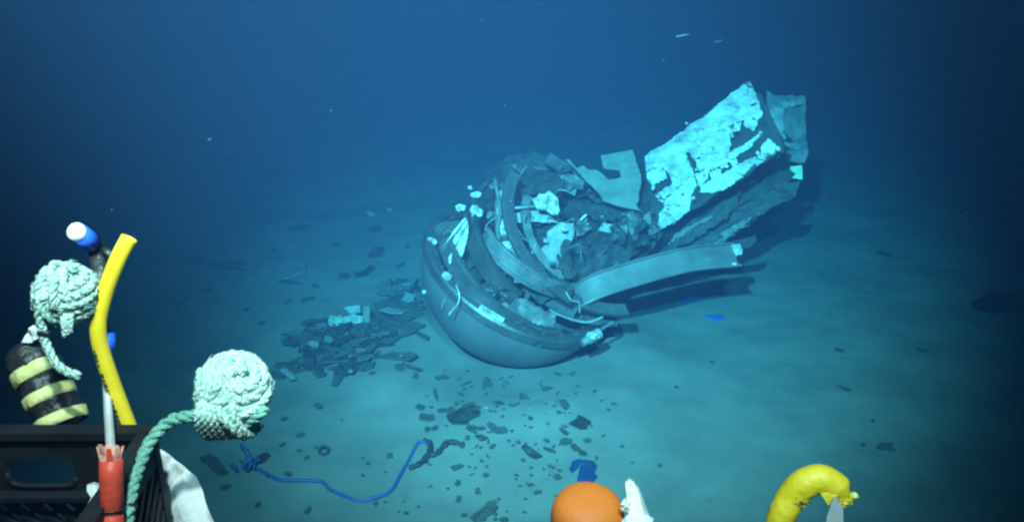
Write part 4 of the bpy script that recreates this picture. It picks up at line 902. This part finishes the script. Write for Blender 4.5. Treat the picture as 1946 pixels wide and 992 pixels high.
# cream handle
hc = empty('cream_handle', V((at(1210, 990, 1.1).x, 1.1, ZB))); tag(hc, 'worn cream lever with a grey edge beside the orange float', 'lever')
px_sheet('lever_blade', [(1188, 918), (1196, 911), (1206, 918), (1215, 940), (1224, 972), (1228, 1010), (1196, 1010), (1192, 960)], at(1205, 960, 1.10), V((-.1, -.9, .4)), 'cream', .012, .002, 30, None, .02, .012, .0008, 180, hc)
px_sheet('grey_edge', [(1208, 920), (1214, 926), (1226, 958), (1236, 985), (1228, 985), (1217, 950)], at(1215, 950, 1.106), V((-.1, -.9, .4)), 'strap_grey', .012, .002, 30, None, .02, .012, .0006, 181, hc)
v_, f_ = lump_geo(at(1213, 990, 1.09), .024, .016, .012, .4, 4, 9, 3); build('lever_base', v_, f_, 'cloth_white', hc, True)
v_, f_ = lump_geo(at(1187, 960, 1.09), .007, .006, .009, .9, 5, 4, 2); build('frayed_knot', v_, f_, 'cream', hc)
v_, f_ = tube_geo([V((at(1210, 990, 1.1).x, 1.1, ZB - .006)), at(1213, 995, 1.1)], .012, 8); build('lever_stem', v_, f_, 'strap_grey', hc)
# yellow hook
HK = smooth_path([at(1462, 1060, 1.08), at(1482, 990, 1.08), at(1504, 944, 1.09), at(1530, 918, 1.09), at(1560, 910, 1.09), at(1586, 922, 1.085), at(1600, 936, 1.08), at(1612, 942, 1.078), at(1626, 943, 1.076)], 7)
hk = empty('yellow_hook', V((HK[0].x, HK[0].y, ZB))); tag(hk, 'thick yellow hooked handle bending over a grey metal strap', 'hook')
def hr(t): return (.0185 + .0035 * math.sin(min(1, t * 1.25) * math.pi)) if t < .66 else max(.0062, .021 - (t - .66) * .062)
v_, f_ = tube_geo(HK, hr, 22); build('hook_body', v_, f_, 'hook_yellow', hk, True)
px_sheet('tape_flap', [(1560, 938), (1592, 930), (1590, 944), (1574, 960)], at(1578, 945, 1.065), V((-.1, -.9, .3)), 'hook_yellow', .004, .004, 40, None, .012, .01, .001, 190, hk)
v_, f_ = lump_geo(at(1522, 950, 1.075), .012, .008, .010, .8, 5, 14, 3); build('worn_patch', v_, f_, 'rust', hk)
v_, f_ = lump_geo(at(1604, 952, 1.068), .011, .008, .006, .7, 5, 15, 3); build('worn_patch', v_, f_, 'hook_yellow', hk)
v_, f_ = lump_geo(at(1624, 942, 1.073), .0055, .005, .006, .3, 5, 16, 2); build('hook_tip', v_, f_, 'tape_yellow', hk, True)
st = px_sheet('metal_strap', [(1584, 944), (1590, 944), (1602, 964), (1604, 1060), (1560, 1060), (1572, 980)], at(1588, 980, 1.045), V((-.3, -.8, .45)), 'strap_grey', .003, .001, 20, None, .02, .02, .0004, 191)
tag(st, 'thin grey metal strap rising under the yellow hook', 'strap')

# ------------------------------------------------------------------ the water itself
hz = bpy.data.meshes.new('haze')
v_, f_ = box_geo((0, 30, 2.6), ex * 70, ey * 75, ez * 3.9); hz.from_pydata([tuple(v) for v in v_], [], f_); hz.update()
m = bpy.data.materials.new('water'); m.use_nodes = True; nt = m.node_tree
for n_ in list(nt.nodes):
    if n_.type != 'OUTPUT_MATERIAL': nt.nodes.remove(n_)
pv = nt.nodes.new('ShaderNodeVolumePrincipled')
pv.inputs['Color'].default_value = (.011, .029, .068, 1)          # share of light scattered back
pv.inputs['Density'].default_value = .20
pv.inputs['Absorption Color'].default_value = (0.008, .60, .80, 1)
pv.inputs['Anisotropy'].default_value = 0.0
nt.links.new(pv.outputs[0], nt.nodes['Material Output'].inputs['Volume'])
hz.materials.append(m)
ho = bpy.data.objects.new('haze', hz); COL.objects.link(ho); ho['kind'] = 'stuff'
